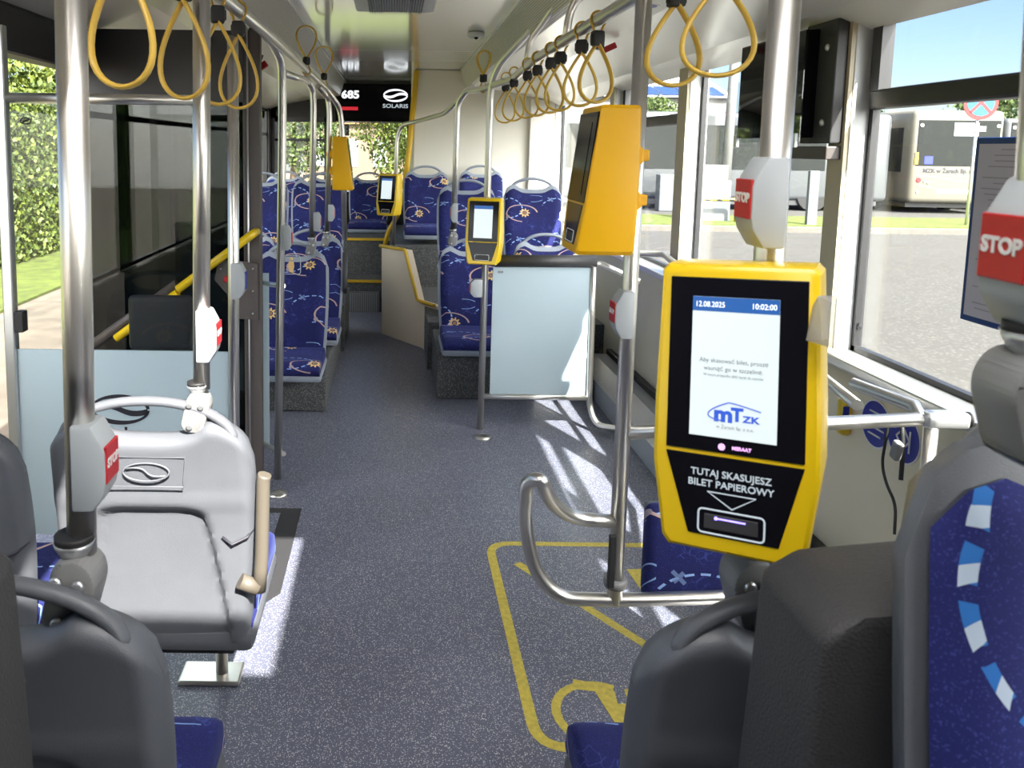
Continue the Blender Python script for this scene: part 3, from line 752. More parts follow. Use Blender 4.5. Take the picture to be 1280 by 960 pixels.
def sidebox(P, label, h=.11, w_=.035, side=1):
    t = thing('stop_button', label, 'stop button', P)
    v = [Vector((side * a, -.02, b)) for a, b in ((-.01, -h / 2), (w_ * .6, -h / 2), (w_, -h * .28), (w_, h * .28), (w_ * .6, h / 2), (-.01, h / 2))]
    if side < 0: v.reverse()
    MB().prism(v, (0, .04, 0), .004).build('housing', 'button_grey', t, smooth=30)
    MB().b(side * w_ - .003, side * w_ + .003, -.015, .015, -.025, .025).build('red_button', 'red', t)
    return t
bpy.data.objects.remove(MB_)
sidebox(atY(355, 297, 3.62), 'white stop box on the free standing pole beyond the door', .115)
sidebox(atY(394, 277, 4.75), 'white stop box above the first seat behind the door', .115)
sidebox(atY(412, 266, 5.45), 'white stop box above the second seat behind the door', .115)

# right near pole + far-right pole
vpole('thick steel pole above the big yellow validator', 985, -60, 938, 700, 1.06, .0195)
clampfoot(atY(938, 734, 1.04), 'grey clamp below the big validator on nearest right seat handle', 1.12, -1)
stopbox(atY(966, 253, 1.05), 'grey stop request box above the big yellow validator', -1)
vpole('blurred steel pole at the right edge above the close blue seat', 1324, -60, 1294, 430, .62, .019)
stopbox(atY(1316, 318, .61), 'large blurred stop request box at the right edge', -1)
clampfoot(atY(1286, 505, .61), 'large grey clamp at right edge above the close blue seat', 1.0, -1)
# mid pole with loop
YM = 1.96
vpole('long steel pole holding the validator seen from behind and the loop rail', 807, -40, 768, 752, YM, .0195)
stopbox(atY(785, 392, YM - .01), 'grey stop request box on the pole below the amber validator', -1)
lp_ = [atY(768, 652, YM), atY(715, 648, YM), atY(688, 628, YM - .06), atY(676, 598, YM - .12), atY(659, 602, YM - .08), atY(655, 650, YM), atY(668, 715, YM), atY(700, 748, YM), atY(768, 750, YM), atY(850, 748, YM), atY(1010, 742, YM)]
o = MB().tube(smoothpath(lp_, .09, 8), .0175, 18).build('loop_rail', 'steel'); tag(o, 'bent steel loop rail around the foot of the long pole', 'rail')
t = thing('pole_collar', 'grey collar where the long pole meets the loop rail', 'collar', atY(769, 727, YM))
MB().lathe([(.028, -.012), (.031, 0), (.028, .012)], 18).build('ring', 'clamp', t)
MB().b(-.028, -.012, -.035, -.02, 0, .14, .002).build('strip', 'rubber', t)
# cross bar to wall and wall rail
zb = atY(782, 541, YM).z
o = MB().tube([atY(779, 541, YM), atY(1150, 524, YM)], .0175, 18).build('cross_bar', 'steel'); tag(o, 'straight steel cross bar from the long pole to the window wall', 'rail')
t = thing('corner_fitting', 'cast silver corner fitting holding the bars at the window wall', 'fitting', atY(1165, 524, YM))
MB().box((.03, 0, 0), (.115, .045, .042), None, .012, 3).tube([(-.03, 0, 0), (-.02, .04, .02), (-.075, .22, .025)], .0175).build('body', 'alu', t, smooth=40)
MB().tube([(0, 0, 0), (0, 0, -.55)], .017).build('stub_post', 'steel', t)
MB().lathe([(.012, 0), (.02, .003), (.02, .006)], 12, (.088, 0, 0), Matrix.Rotation(R(90), 3, 'Y')).build('end_cap', 'rubber', t)
wr = [atY(1072, 507, 2.2), atX(1025, 468, 1.40), atX(870, 352, 1.42), atX(830, 318, 1.43), Vector((1.43, 6.0, .80))]
o = MB().tube(wr, .0165, 14).build('wall_rail', 'steel'); tag(o, 'steel rail running along the window wall under the sill', 'rail')

# right rail with straps
railR = [(.590, -.5, 1.927), (.585, 3.3, 1.93), atY(640, 99, 4.05), atY(600, 112, 4.5), atY(583, 113, 4.9), atY(572, 128, 5.0), atY(571, 165, 5.0), atY(567, 290, 5.0)]
railR = [Vector(p) for p in railR]
rr_ = pole('hand_rail', 'steel hand rail under the right air duct, carrying most yellow strap loops', railR, .0185, 'rail', rad=.10)
clampfoot(atY(566, 298, 4.99), 'small grey clamp on the right aisle seat handle')
sidebox(atY(570, 266, 4.98), 'pale box on the pole above the right aisle seat', .12, side=-1)
p5 = pole('grab_pole', 'steel pole carrying the small yellow validator at the frosted screen', [atY(706, -6, 3.9), atY(655, 46, 4.1), atY(622, 82, 4.25), atY(613, 112, 4.33), atY(612, 150, 4.33), atY(600, 543, 4.33)], .0185, rad=.1)
MB().lathe([(.05, 0), (.05, .006), (.02, .012)], 20, atZ(603, 547)).build('floor_flange', 'steel', p5)
pole('grab_pole', 'thin steel rail sloping from the right rail to the rear validator', [atY(590, 108, 5.0), atY(556, 142, 6.0), atY(520, 152, 6.8), atY(502, 156, 6.95), atY(496, 172, 6.98), atY(492, 306, 7.0)], .017, rad=.10)
for (a, b, c_, d_) in (((652, 68), (655, 45), (700, -5), 3.4), ((699, 42), (700, 20), (722, -8), 2.7)):
    Yh = (.588 / ((a[0] - 490) / 1000.0))
    pole('rail_bracket', 'curved steel bracket from the right rail up to the duct, ' + ('nearer one' if a[0] > 680 else 'farther one'), [Vector((.588, Yh, 1.93)), Vector((.60, Yh, 2.04)), Vector((.67, Yh - .12, 2.15)), Vector((.685, Yh - .35, 2.18))], .014, 'bracket', rad=.08)

# strap loops
def strap(P, label, ang=0.0, L=.235, W=.062, flip=False, group='yellow strap loops on the hand rails', railr=.0185):
    t = thing('strap_handle', label, 'hand strap', P, ang, group)
    zs = -1 if not flip else 1
    # clamp
    MB().b(-.017, .017, -.015, .015, -.022, .022, .006).b(-.021, .021, -.007, .007, -.014, .012, .003).build('clip', 'rubber', t, loc=(0, 0, zs * .052), smooth=40)
    top = [Vector((math.sin(a) * (railr + .005), 0, math.cos(a) * (railr + .006))) for a in [(-2.35 + 4.7 * k / 12) for k in range(13)]]
    if flip: top = [Vector((p.x, 0, -p.z)) for p in top]
    st = [Vector((-.006, 0, zs * .05))] + top + [Vector((.006, 0, zs * .05))]
    MB().tube(st, .0028, 8, ry=.0075, up=(0, 1, 0)).build('hanger', 'strap', t) if False else MB().tube(st, .0040, 8).build('hanger', 'strap', t)
    pts = []
    N = 36
    for k in range(N + 1):
        q = k / N
        a = q * 2 * PI
        wdt = math.sin(a) * W * (max(0, (1 - math.cos(a)) / 2) ** .6)
        h = (1 - math.cos(a)) / 2
        pts.append(Vector((wdt * 1.12, (q - .5) * .012, zs * (.066 + (L - .066) * h))))
    bm = MB(); n_ = len(pts); rings = []
    for i, p in enumerate(pts):
        tn = (pts[min(i + 1, n_ - 1)] - pts[max(i - 1, 0)]).normalized(); nr = tn.cross(Vector((0, 1, 0))).normalized(); sd = Vector((0, 1, 0))
        rings.append([bm.bm.verts.new(p + nr * (.0048 * math.cos(b)) + sd * (.0095 * math.sin(b))) for b in [2 * PI * j / 10 for j in range(10)]])
    for a, b in zip(rings, rings[1:]):
        for j in range(10):
            f = bm.bm.faces.new((a[j], a[(j + 1) % 10], b[(j + 1) % 10], b[j])); f.smooth = True
    bm.bm.faces.new(rings[0]); bm.bm.faces.new(list(reversed(rings[-1])))
    bm.build('loop', 'strap', t)
    return t
random.seed(3)
ord_ = ['farthest', 'second farthest', 'third farthest', 'fourth farthest', 'fourth nearest of the small', 'third nearest of the small', 'second nearest of the small', 'nearest of the small']
for k, (px, py) in enumerate([(628, 105), (638, 100.6), (654, 96), (666, 88), (682, 81), (694, 72), (719, 61), (738, 49)]):
    Yh = .587 * 1000 / (px - 490); Yh = max(1.2, min(4.3, Yh))
    strap((.587 if Yh < 3.9 else .585, Yh, 1.930), 'yellow strap loop hanging from the right rail, %s' % (ord_[k] + (' ones' if 'small' in ord_[k] else '')), ang=R(random.uniform(-22, 22)))
strap((.588, 1.72, 1.929), 'large yellow strap loop at top right, farther of the two beside the long pole', R(8), L=.235, W=.07)
strap((.589, 1.49, 1.929), 'large yellow strap loop at top right, nearer of the two, before the monitor', R(-10), L=.235, W=.075)
for px, lab in ((156, 'nearest'), (232, 'second nearest'), (274, 'third nearest'), (299, 'fourth nearest')):
    strap((-.445, .445 * 1000 / (490 - px), 1.904 + .0147 * (.445 * 1000 / (490 - px))), 'yellow strap loop hanging from the left rail, ' + lab, R(random.uniform(-16, 16)), L=.275, W=.066)
for (px, py, Y, lab) in ((383, 88, 4.5, 'nearer'), (405, 106, 5.2, 'farther')):
    p = atY(px, py, Y); strap(p, 'yellow strap loop flipped upwards on the left rail, ' + lab, R(30), flip=True, L=.24, W=.07)
strap(atY(604, 110, 4.45), 'yellow strap loop flipped upwards at the far end of the right rail', R(-50), flip=True, L=.20, W=.06)

# ================================================================== screens (partitions)
# door screen (left)
YS = 2.62
t = thing('door_screen', 'glass screen with frosted lower panel between the grey seats and the door', 'screen', (-.95, YS, 0))
fz = .87
MB().b(-.31, .44, -.004, .004, .22, fz).build('frosted_panel', 'frost', t)
MB().b(-.31, .44, -.004, .004, fz, 1.69).build('upper_pane', 'clear', t)
MB().tube([(-.33, 0, 1.70), (.33, 0, 1.70)], .017).build('top_bar', 'steel', t)
MB().b(-.335, -.30, -.018, .018, 0, 1.93, .004).build('post', 'alu', t)
MB().b(-.30, -.27, -.02, .02, .93, 1.0, .003).build('glass_clip', 'rubber', t)
MB().b(.06, .28, .03, .07, .86, 1.05, .038, 5).build('seat_silhouette', 'rubber', t, smooth=40)['label'] = 'black rounded seat silhouette'  # added block standing in for the dark outline of a seat
c = atY(32, 151, YS - .005) - Vector((-.95, YS, 0)); MB().tube([(c.x + .017 * math.cos(a), c.y, c.z + .010 * math.sin(a)) for a in [2 * PI * k / 16 for k in range(16)]], .0022, 6, closed=True).tube([(c.x - .010, c.y, c.z - .004), (c.x + .010, c.y, c.z + .004)], .003, 6).build('glass_mark', 'ink', t)
# printed emblem on the frosted panel (reads from the door side, so mirrored from here)
c = atY(150, 512, YS - .006) - Vector((-.95, YS, 0))
e = MB(); a_ = .12; b_ = .052
N = 40
def ring_poly(cx, cz, a, b, a2, b2, t0, t1, y, off=(0, 0), n=30):
    o = [Vector((cx + a * math.cos(t0 + (t1 - t0) * k / n), y, cz + b * math.sin(t0 + (t1 - t0) * k / n))) for k in range(n + 1)]
    i = [Vector((cx + off[0] + a2 * math.cos(t0 + (t1 - t0) * k / n), y, cz + off[1] + b2 * math.sin(t0 + (t1 - t0) * k / n))) for k in range(n + 1)]
    return o + list(reversed(i))
def ringmesh(mb, cx, cz, a, b, a2, b2, t0, t1, y, th=.001, n=30, fx=None):
    fx = fx or (lambda v: v)
    for k in range(n):
        q = []
        for (aa, bb, kk) in ((a, b, k), (a, b, k + 1), (a2, b2, k + 1), (a2, b2, k)):
            tt = t0 + (t1 - t0) * kk / n; q.append(fx(Vector((cx + aa * math.cos(tt), y, cz + bb * math.sin(tt)))))
        mb.prism(q, fx(Vector((0, th, 0))) - fx(Vector((0, 0, 0))))
def solaris_mark(mb, cx, cz, w_, h_, y, mir=1, th=.001):
    fx = lambda v: v
    n = 24
    # two crescent halves with an S-like bar across
    for s in (1, -1):
        for k in range(n):
            t0 = PI * (.02 + .96 * k / n); t1 = PI * (.02 + .96 * (k + 1) / n)
            def P(t, inner):
                th_ = .30 * math.sin(t * .5) + .06
                f = 1 - (th_ if inner else 0)
                return Vector((cx + mir * s * w_ / 2 * math.cos(t) * (1 - (.10 if inner else 0)), y, cz + s * h_ / 2 * math.sin(t) * f))
            mb.prism([P(t0, 0), P(t1, 0), P(t1, 1), P(t0, 1)], (0, th, 0))
    pts = bez((cx + mir * w_ * .46, y, cz + h_ * .06), (cx - mir * w_ * .0, y, cz + h_ * .34), (cx + mir * w_ * .0, y, cz - h_ * .34), (cx - mir * w_ * .46, y, cz - h_ * .06), 14)
    for a, b in zip(pts, pts[1:]):
        hh = h_ * .09; mb.prism([a + Vector((0, 0, -hh)), b + Vector((0, 0, -hh)), b + Vector((0, 0, hh)), a + Vector((0, 0, hh))], (0, th, 0))
solaris_mark(e, c.x, c.z, .20, .105, -.006, -1)
e.build('printed_emblem', 'ink', t)
text('solaris', .062, 'ink', t, 'lettering', Matrix.Translation((c.x, -.0055, c.z - .085)) @ Matrix.Diagonal((-1, 1, 1, 1)) @ Matrix.Rotation(R(90), 4, 'X'), bold=.001, sx=1.2)

# screen beyond the door (left, seen nearly hidden behind the leaf)
t = thing('seat_screen', 'blue-tinted glass screen before the seats behind the door', 'screen', (-.95, 3.80, 0))
MB().b(-.45, .36, -.004, .004, .1, .95).build('frosted_panel', 'frost', t)
MB().tube([(.33, 0, .9), (.455, -.18, .92)], .012).tube([(.33, 0, .10), (.455, -.18, .12)], .012).build('bracket', 'steel', t)
# right frosted screen
t = thing('frosted_screen', 'frosted glass screen with dark padded top in front of the right seats', 'screen', (0, 4.33, 0))
a = atY(621, 333, 4.33); b = atY(724, 497, 4.33)
MB().b(a.x - .02, b.x + .03, -.004, .004, b.z + .01, a.z).build('frosted_panel', 'frost', t)
MB().tube([(a.x - .01, 0, a.z + .03), (b.x + .06, 0, a.z + .035)], .034, 14).build('padded_top', 'dark', t)
MB().tube([(atY(602, 498, 4.33).x, 0, b.z), (atY(737, 498, 4.33).x, 0, b.z)], .016, 14).build('bottom_bar', 'steel', t)
MB().box((a.x + .02, -.006, a.z - .03), (.03, .002, .012)).build('printed_mark', 'greyink', t)
up = [atY(742, 322, 4.33), atY(739, 420, 4.33), atY(736, 505, 4.33), atY(745, 532, 4.28), atY(775, 536, 4.2), atX(800, 540, 1.36)]
o = MB().tube(smoothpath([p - Vector((0, 4.33, 0)) for p in up], .10, 8), .0175, 16).tube(smoothpath([p - Vector((0, 4.33, 0)) for p in (atY(742, 330, 4.33), atY(752, 330, 4.33), atY(800, 352, 4.2))], .05), .0165, 14).build('side_tube', 'steel', t)
sidebox(atY(600, 360, 4.33), 'pale funnel shaped box below the small yellow validator', .10, .055, -1)

# ================================================================== ticket validators
def validator(P, label, yaw, s=1.0, lit=True, roll=0.0, pitch=0.0, back=False, hero=False):
    t = thing('ticket_validator', label, 'ticket validator', P)
    t.rotation_euler = (Matrix.Rotation(yaw, 3, 'Z') @ Matrix.Rotation(roll, 3, 'Y') @ Matrix.Rotation(pitch, 3, 'X')).to_euler()
    t.scale = (s, s, s)
    # body loft: front outline at y=-.045, waist, back
    LEAN = math.tan(R(7))
    def fy(z): return -.055 + (z) * LEAN
    def outline(k, y, front=True):
        o = [(-.086, .178), (.086, .178), (.093, .170), (.098, 0.0), (.098, -.075), (.084, -.170), (.076, -.180), (-.076, -.180), (-.084, -.170), (-.098, -.075), (-.098, 0.0), (-.093, .170)]
        return [Vector((x * k, (fy(z) + y) if front else y, z * (1 - (1 - k) * .5))) for x, z in o]
    mb = MB(); rings = []
    for k, y, fr_ in ((.93, -.002, True), (.975, .001, True), (1.0, .009, True), (1.0, .05, False), (.985, .058, False), (.95, .062, False)):
        rings.append([mb.bm.verts.new(v) for v in outline(k, y, fr_)])
    n = 12
    for a, b in zip(rings, rings[1:]):
        for j in range(n): mb.bm.faces.new((a[j], a[(j + 1) % n], b[(j + 1) % n], b[j]))
    mb.bm.faces.new(rings[0]); mb.bm.faces.new(rings[-1])
    mb.build('body', 'yellow_back' if back else 'yellow', t, smooth=25, recalc=True)
    t0 = t
    t = bpy.data.objects.new('front', None); COL.objects.link(t); t.parent = t0
    TM = Matrix(((1, 0, 0, 0), (0, 1, LEAN, -.055 + .0425), (0, 0, 1, 0), (0, 0, 0, 1)))
    y = -.0465
    q = .090 if back else .080
    MB().prism([(-q, y, .162), (q, y, .162), (q, y, -.055), (-q, y, -.055)], (0, .004, 0), .001).build('display_glass', 'black', t)
    MB().prism([(-.080, y, -.060), (.080, y, -.060), (.054, y, -.158), (-.050, y, -.158)], (0, .004, 0), .001).build('lower_panel', 'black', t)
    sc = MB().b(-.052, .049, y - .0012, y, -.036, .138).build('screen', 'black' if back else 'screen', t)
    if not back: MB().b(-.052, .049, y - .002, y - .0012, .120, .138).build('status_bar', 'screen_blue', sc)
    if hero:
        yy = y - .0022
        def tx(s_, x, z, sz, m, al='CENTER', bold=0, sx=1, parent=sc):
            return text(s_, sz, m, parent, 'lettering', face_mtx((x, yy, z)), bold=bold, align=al, sx=sx, depth=.0002)
        tx('12.08.2025', -.049, .1285, .0098, 'lit_white', 'LEFT', .00005, .82)
        tx('10:02:00', .046, .1285, .0098, 'lit_white', 'RIGHT', .00005, .86)
        tx('Aby skasować bilet, proszę', -.002, .059, .0078, 'screen_text', sx=.92)
        tx('wsunąć go w szczelinę.', -.002, .049, .0078, 'screen_text', sx=.92)
        tx('W innym przypadku zbliż kartę do czytnika', -.002, .041, .0046, 'screen_text', sx=.85)
        tx('m', -.012, -.007, .026, 'lit_blue', bold=.0012, sx=1.1); tx('T', .004, -.006, .022, 'lit_blue', bold=.0010, sx=1.0)
        tx('ZK', .020, -.010, .011, 'lit_blue', bold=.0004, sx=1.3)
        tx('w Żarach Sp. z o.o.', .002, -.022, .0056, 'screen_text')
        lg = MB().tube(bez((-.012, yy, -.0145), (-.050, yy, -.012), (-.018, yy, .004), (-.006, yy, .0085), 10) + bez((-.006, yy, .0085), (0, yy, .0085), (.02, yy, .004), (.031, yy, .001), 8)[1:], .0008, 6); lg.build('logo_arc', 'lit_blue', sc)
        yy = y - .0004
        text('MERAAT', .0058, 'lit_pink', t, 'lettering', face_mtx((.010, yy, -.047)), bold=.0002)
        MB().lathe([(.0042, 0), (.0042, .0006)], 16, (-.013, yy, -.047), Matrix.Rotation(R(90), 3, 'X')).build('brand_dot', 'lit_pink', t)
        text('TUTAJ SKASUJESZ', .0118, 'lit_grey', t, 'lettering', face_mtx((-.002, yy, -.0815)), bold=.00012, sx=1.0)
        text('BILET PAPIEROWY', .0118, 'lit_grey', t, 'lettering', face_mtx((-.002, yy, -.0945)), bold=.00012, sx=1.03)
        MB().tube([(-.028, yy, -.104), (.028, yy, -.104), (.001, yy, -.1215)], .0009, 6, closed=True).build('arrow', 'lit_grey', t)
    mb = MB(); yy = y - .0004
    def rr(w2, h2, r, cz):
        o = []
        for cx, cz_, a0 in ((w2 - r, h2 - r, 0), (-w2 + r, h2 - r, 90), (-w2 + r, -h2 + r, 180), (w2 - r, -h2 + r, 270)):
            for k in range(5): a = R(a0 + k * 22.5); o.append(Vector((cx + r * math.cos(a), yy, cz + cz_ + r * math.sin(a))))
        return o
    mb.tube(rr(.038, .0145, .005, -.140), .0011, 6, closed=True); mb.build('slot_outline', 'lit_grey' if hero else 'white', t)
    MB().b(-.031, .031, y - .001, y + .001, -.149, -.131, .001).build('ticket_slot', 'dark', t)
    if hero:
        MB().tube([(-.016, y - .0015, -.135), (.017, y - .0015, -.135)], .0010, 6).ball((-.017, y - .0015, -.135), .0022).build('slot_light', 'lit_violet', t)
    def settle(o):
        for ch in [q for q in bpy.data.objects if q.parent == o]: settle(ch)
        if o is not t: o.data.transform(TM)
    settle(t)
    for ch in [q for q in bpy.data.objects if q.parent == t]: ch.parent = t0
    bpy.data.objects.remove(t); t = t0
    # mounting ears on the back
    MB().prism([(.05, .055, .10), (.05, .085, .075), (.05, .085, .045), (.05, .055, .02)], (-.10, 0, 0), .003).prism([(.05, .055, -.01), (.05, .085, -.035), (.05, .085, -.065), (.05, .055, -.09)], (-.10, 0, 0), .003).box((0, .095, .06), (.03, .03, .028), None, .004).box((0, .095, -.05), (.03, .03, .028), None, .004).build('bracket', 'yellow_back' if back else 'yellow', t)
    return t
validator(atY(926, 499, 1.00), 'big yellow ticket validator with lit white screen, nearest on the right', R(-31), .985, hero=True, roll=R(-3), pitch=R(-2))
validator(atY(753, 224, 1.93), 'amber validator on the long pole, seen from behind with black screen turned away', R(-90), .97, back=True)
validator(atY(606, 288, 4.27), 'small yellow validator with lit screen on the pole at the frosted screen', R(-16), .98)
validator(atY(428, 204, 5.45), 'amber validator seen from behind on the far left pole', R(90), 1.0, back=True)
validator(atY(487, 243, 6.93), 'farthest yellow validator, small, in front of the yellow corner strip', R(-28), 1.0)
# crumpled clear plastic tied to the near validator
mb = MB(); random.seed(5)
P0 = atY(1032, 398, .90)
pts = [P0 + Vector((random.uniform(-.012, .014), random.uniform(-.02, .02), random.uniform(-.032, .030))) for _ in range(26)]
vs = [mb.bm.verts.new(p) for p in pts]; bmesh.ops.convex_hull(mb.bm, input=vs)
o = mb.build('plastic_wrap', glass('cloudy_plastic', (.9, .9, .9), .12, .1, frost=(.55, .55, .55), ffac=.45), recalc=True); tag(o, 'crumpled clear plastic stuck to the side of the near validator', 'plastic')

# ================================================================== monitor between the right windows
def wallp(px, py, X): return atX(px, py, X)
t = thing('wall_monitor', 'black glossy passenger monitor on the window pillar at upper right', 'monitor', (1.46, 3.0, 1.78))
MB().b(-.045, .02, -.19, .33, -.17, .20, .006).build('screen_box', 'black', t)
MB().b(.0, .04, -.30, -.10, -.19, .22, .004).build('mounting_plate', 'dark', t)
MB().b(-.01, .06, -.30, .10, -.245, -.20, .004).build('lower_ledge', 'brown', t)
for z in (-.12, .13): MB().lathe([(.012, 0), (.012, .006), (.006, .010)], 14, (.0, -.25, z), Matrix.Rotation(R(-90), 3, 'Y')).build('knob', 'alu', t)
MB().b(-.053, -.049, -.20, .335, -.185, .06).build('acrylic_cover', 'acryl', t)
for yv in (-.17, .31): MB().b(-.06, -.045, yv - .012, yv + .012, -.205, -.155, .003).build('cover_clip', 'alu', t)
# poster in blue frame, on the near window
t = thing('notice_frame', 'printed notice in a blue frame on the near right window', 'notice', (1.46, 2.02, 1.35))
a = atX(1218, 172, 1.46); b = atX(1207, 400, 1.46)
L0 = Vector((1.46, 2.02, 1.35)); ya = (a.y + b.y) / 2 - 2.02; za = a.z - 1.35; zb_ = b.z - 1.35
MB().b(-.006, .004, ya - .42, ya, zb_, za, .004).build('blue_frame', mat('frame_blue', (.01, .05, .22), .4), t)
sh = MB().b(-.008, -.006, ya - .405, ya - .016, zb_ + .016, za - .016).build('paper', mat('paper', (.62, .60, .70), .7), t)
tm = MB()
random.seed(11)
for k in range(38):
    zz = za - .03 - k * .0135
    if zz < zb_ + .03: break
    if random.random() < .12: continue
    tm.b(-.0086, -.008, ya - .05 - random.uniform(.10, .30), ya - .035 - random.uniform(0, .06), zz - .0016, zz + .0016)
tm.build('print_lines', mat('faint_print', (.42, .41, .50), .7), sh)
# hand-stickers on lower wall
def sticker(px, py, lab, marks):
    P = atX(px, py, XR - .002)
    t = thing('round_sticker', lab, 'sticker', P)
    rot = Matrix.Rotation(R(-90), 3, 'Y')
    MB().lathe([(.075, 0), (.075, .0012)], 32, (0, 0, 0), rot).build('border', 'white', t)
    MB().lathe([(.070, 0), (.070, .0008)], 32, (-.0012, 0, 0), rot).build('disc', 'blue', t)
    mk = MB()
    for (y0, z0, y1, z1) in marks: mk.tube([(-.0025, y0, z0), (-.0025, y1, z1)], .0032, 6)
    mk.build('pictogram', 'white', t)
    return t
sticker(1095, 530, 'round blue sticker with slanted white lines on the wall beside the yellow button', [(-.04, .035, .03, .035), (-.045, .012, .04, .012), (-.045, -.012, .035, -.012), (-.03, -.035, .03, -.035)])
sticker(1130, 548, 'round blue sticker with white figure behind the hanging belt buckle', [(-.03, .03, -.03, -.035), (-.03, .0, .0, .03), (0, .03, .03, .0), (.03, 0, .0, -.035), (.0, -.035, -.03, 0), (.02, .04, .04, .02)])
t = thing('wall_button', 'small yellow call button with blue face on the cream wall', 'button', atX(1062, 520, XR))
MB().box((-.018, 0, 0), (.036, .05, .125), None, .016, 3).build('housing', 'yellow', t, smooth=40)
MB().box((-.028, -.026, .02), (.02, .005, .04), None, .002).build('button_face', 'blue', t)
# belt
t = thing('restraint_belt', 'black restraint belt with grey buckle hanging by the wall', 'belt', atX(1112, 530, 1.42))
o0 = Vector(t.location)
pth = [atX(1112, 520, 1.42), atX(1108, 545, 1.42), atX(1102, 580, 1.42), atX(1108, 606, 1.41), atX(1120, 630, 1.40), atX(1118, 668, 1.38)]
MB().tube(smoothpath([p - o0 for p in pth], .05), .004, 8).tube(smoothpath([atX(1127, 520, 1.42) - o0, atX(1129, 560, 1.42) - o0, atX(1126, 600, 1.41) - o0], .03), .006, 8).build('strap', 'rubber', t)
MB().box(atX(1121, 563, 1.40) - o0, (.02, .03, .055), Matrix.Rotation(R(15), 3, 'X'), .006).build('buckle', M['clamp'], t)

# ================================================================== ceiling items
t = thing('ceiling_vent', 'cream ceiling vent with fine louvres at the top of the picture', 'vent', atZ(494, 0, ZC))
MB().b(-.20, .20, -.32, .10, -.045, 0, .015).build('housing', 'reveal', t, smooth=40)
g_ = MB()
for k in range(22): g_.b(-.13 + k * .0124, -.1245 + k * .0124, -.28, .102, -.052, -.02)
g_.build('louvre', M['greyink'], t)
t = thing('dome_camera', 'small white dome camera on the ceiling above the right rail', 'camera', atZ(595, 40, ZC) + Vector((0, 0, -.002)))
MB().lathe([(.052, 0), (.055, -.015), (.045, -.03), (.02, -.042), (.001, -.045)], 20).build('dome', 'white', t, recalc=True)
MB().ball((.0, -.025, -.034), .014).build('lens', 'black', t)
# red emergency hammer on the left cove, another on the right
for (px, py, Y, X, lab) in ((326, 84, 4.0, 0, 'red emergency hammer in its holder by the left air duct'),):
    t = thing('emergency_hammer', lab, 'hammer', atY(px, py, 3.9))
    MB().box((0, 0, 0), (.07, .03, .03), Matrix.Rotation(R(-35), 3, 'Y'), .004).build('handle', 'red', t)
    MB().b(-.055, -.035, -.02, .02, 0, .20, .003).build('hanger', 'dark', t)
    MB().box((-.045, 0, -.005), (.035, .05, .05), None, .006).tube([(.0, 0, .03), (.01, 0, .055), (-.01, 0, .065), (-.015, 0, .04)], .004).build('holder', 'dark', t)
t = thing('emergency_hammer', 'small red emergency hammer behind the right strap loops', 'hammer', Vector((1.30, 4.6, 2.0)) + Vector((-.25, -.6, .055)))
MB().box((0, 0, 0), (.07, .03, .03), Matrix.Rotation(R(-25), 3, 'Y'), .004).build('handle', 'red', t)
MB().box((-.045, 0, .012), (.035, .05, .04), None, .006).build('holder', 'dark', t)
# cove stickers
def covez(X): return ZC - .175 - (X - .69) * .09
t = thing('pictogram_sticker', 'dark pictogram sticker on the cove above the right rail', 'sticker', (1.0, 2.75, covez(1.0) - .012))
MB().box((0, 0, 0), (.10, .16, .002), None).build('white_border', 'white', t)
MB().box((0, 0, -.0015), (.085, .06, .002), None).box((0, .05, -.0015), (.06, .02, .002)).box((0, -.05, -.0015), (.07, .02, .002)).build('pictogram', 'ink', t)
t = thing('pictogram_sticker', 'small blue round sticker on the cove by the right rail', 'sticker', (.92, 3.0, covez(.92) - .014))
MB().lathe([(.045, 0), (.045, .002)], 20).build('white_border', 'white', t); MB().lathe([(.036, -.001), (.036, .0)], 20).build('disc', 'blue', t)
for (X, Y) in ((1.22, 2.55), (1.22, 2.2)):
    o = MB().lathe([(.018, 0), (.018, -.004), (.01, -.006)], 16, recalc_ if False else (X, Y, covez(X) - .045)).build('cove_cap', 'clamp'); tag(o, 'small round cap in the cove panel, ' + ('farther' if Y > 2.4 else 'nearer'), 'cap')

# rear display
YD = 8.9
a = atY(419, 104, YD); b = atY(514, 153, YD)
t = thing('rear_display', 'black rear destination display panel with white 685 and crescent emblem', 'display', ((a.x + b.x) / 2, YD, (a.z + b.z) / 2))
wd, hd = (b.x - a.x), (a.z - b.z)
MB().b(-wd / 2, wd / 2, 0, .10, -hd / 2, hd / 2, .008).build('panel', 'black', t)
text('685', .115, 'lit_white', t, 'lettering', face_mtx((-wd * .30, -.003, hd * .20)), bold=.004, sx=1.15)
MB().b(-wd * .44, -wd * .20, -.003, 0, -hd * .20, -hd * .11).build('red_sign', M['lit_red'], t)
e = MB(); solaris_mark(e, wd * .29, hd * .20, .27, .14, -.003, 1, .003); e.build('emblem', 'lit_white', t)
text('SOLARIS', .06, 'lit_grey', t, 'lettering', face_mtx((wd * .29, -.003, -hd * .08)), bold=.001, sx=1.25)
o = MB().b(-.05, .05, 0, .006, -.06, .06).build('window_notice', mat('dark_green_print', (.02, .04, .03), .4), loc=atY(431, 163, YB - .02)); tag(o, 'small dark green notice at the top of the back window', 'notice')
text('THE\nEND', .001, 'white', o) if False else None
m_ = MB()
for k in range(4): m_.b(-.035, .03 - .01 * (k % 2), -.001, 0, .035 - k * .022, .041 - k * .022)
q = m_.build('print_lines', 'white', o)
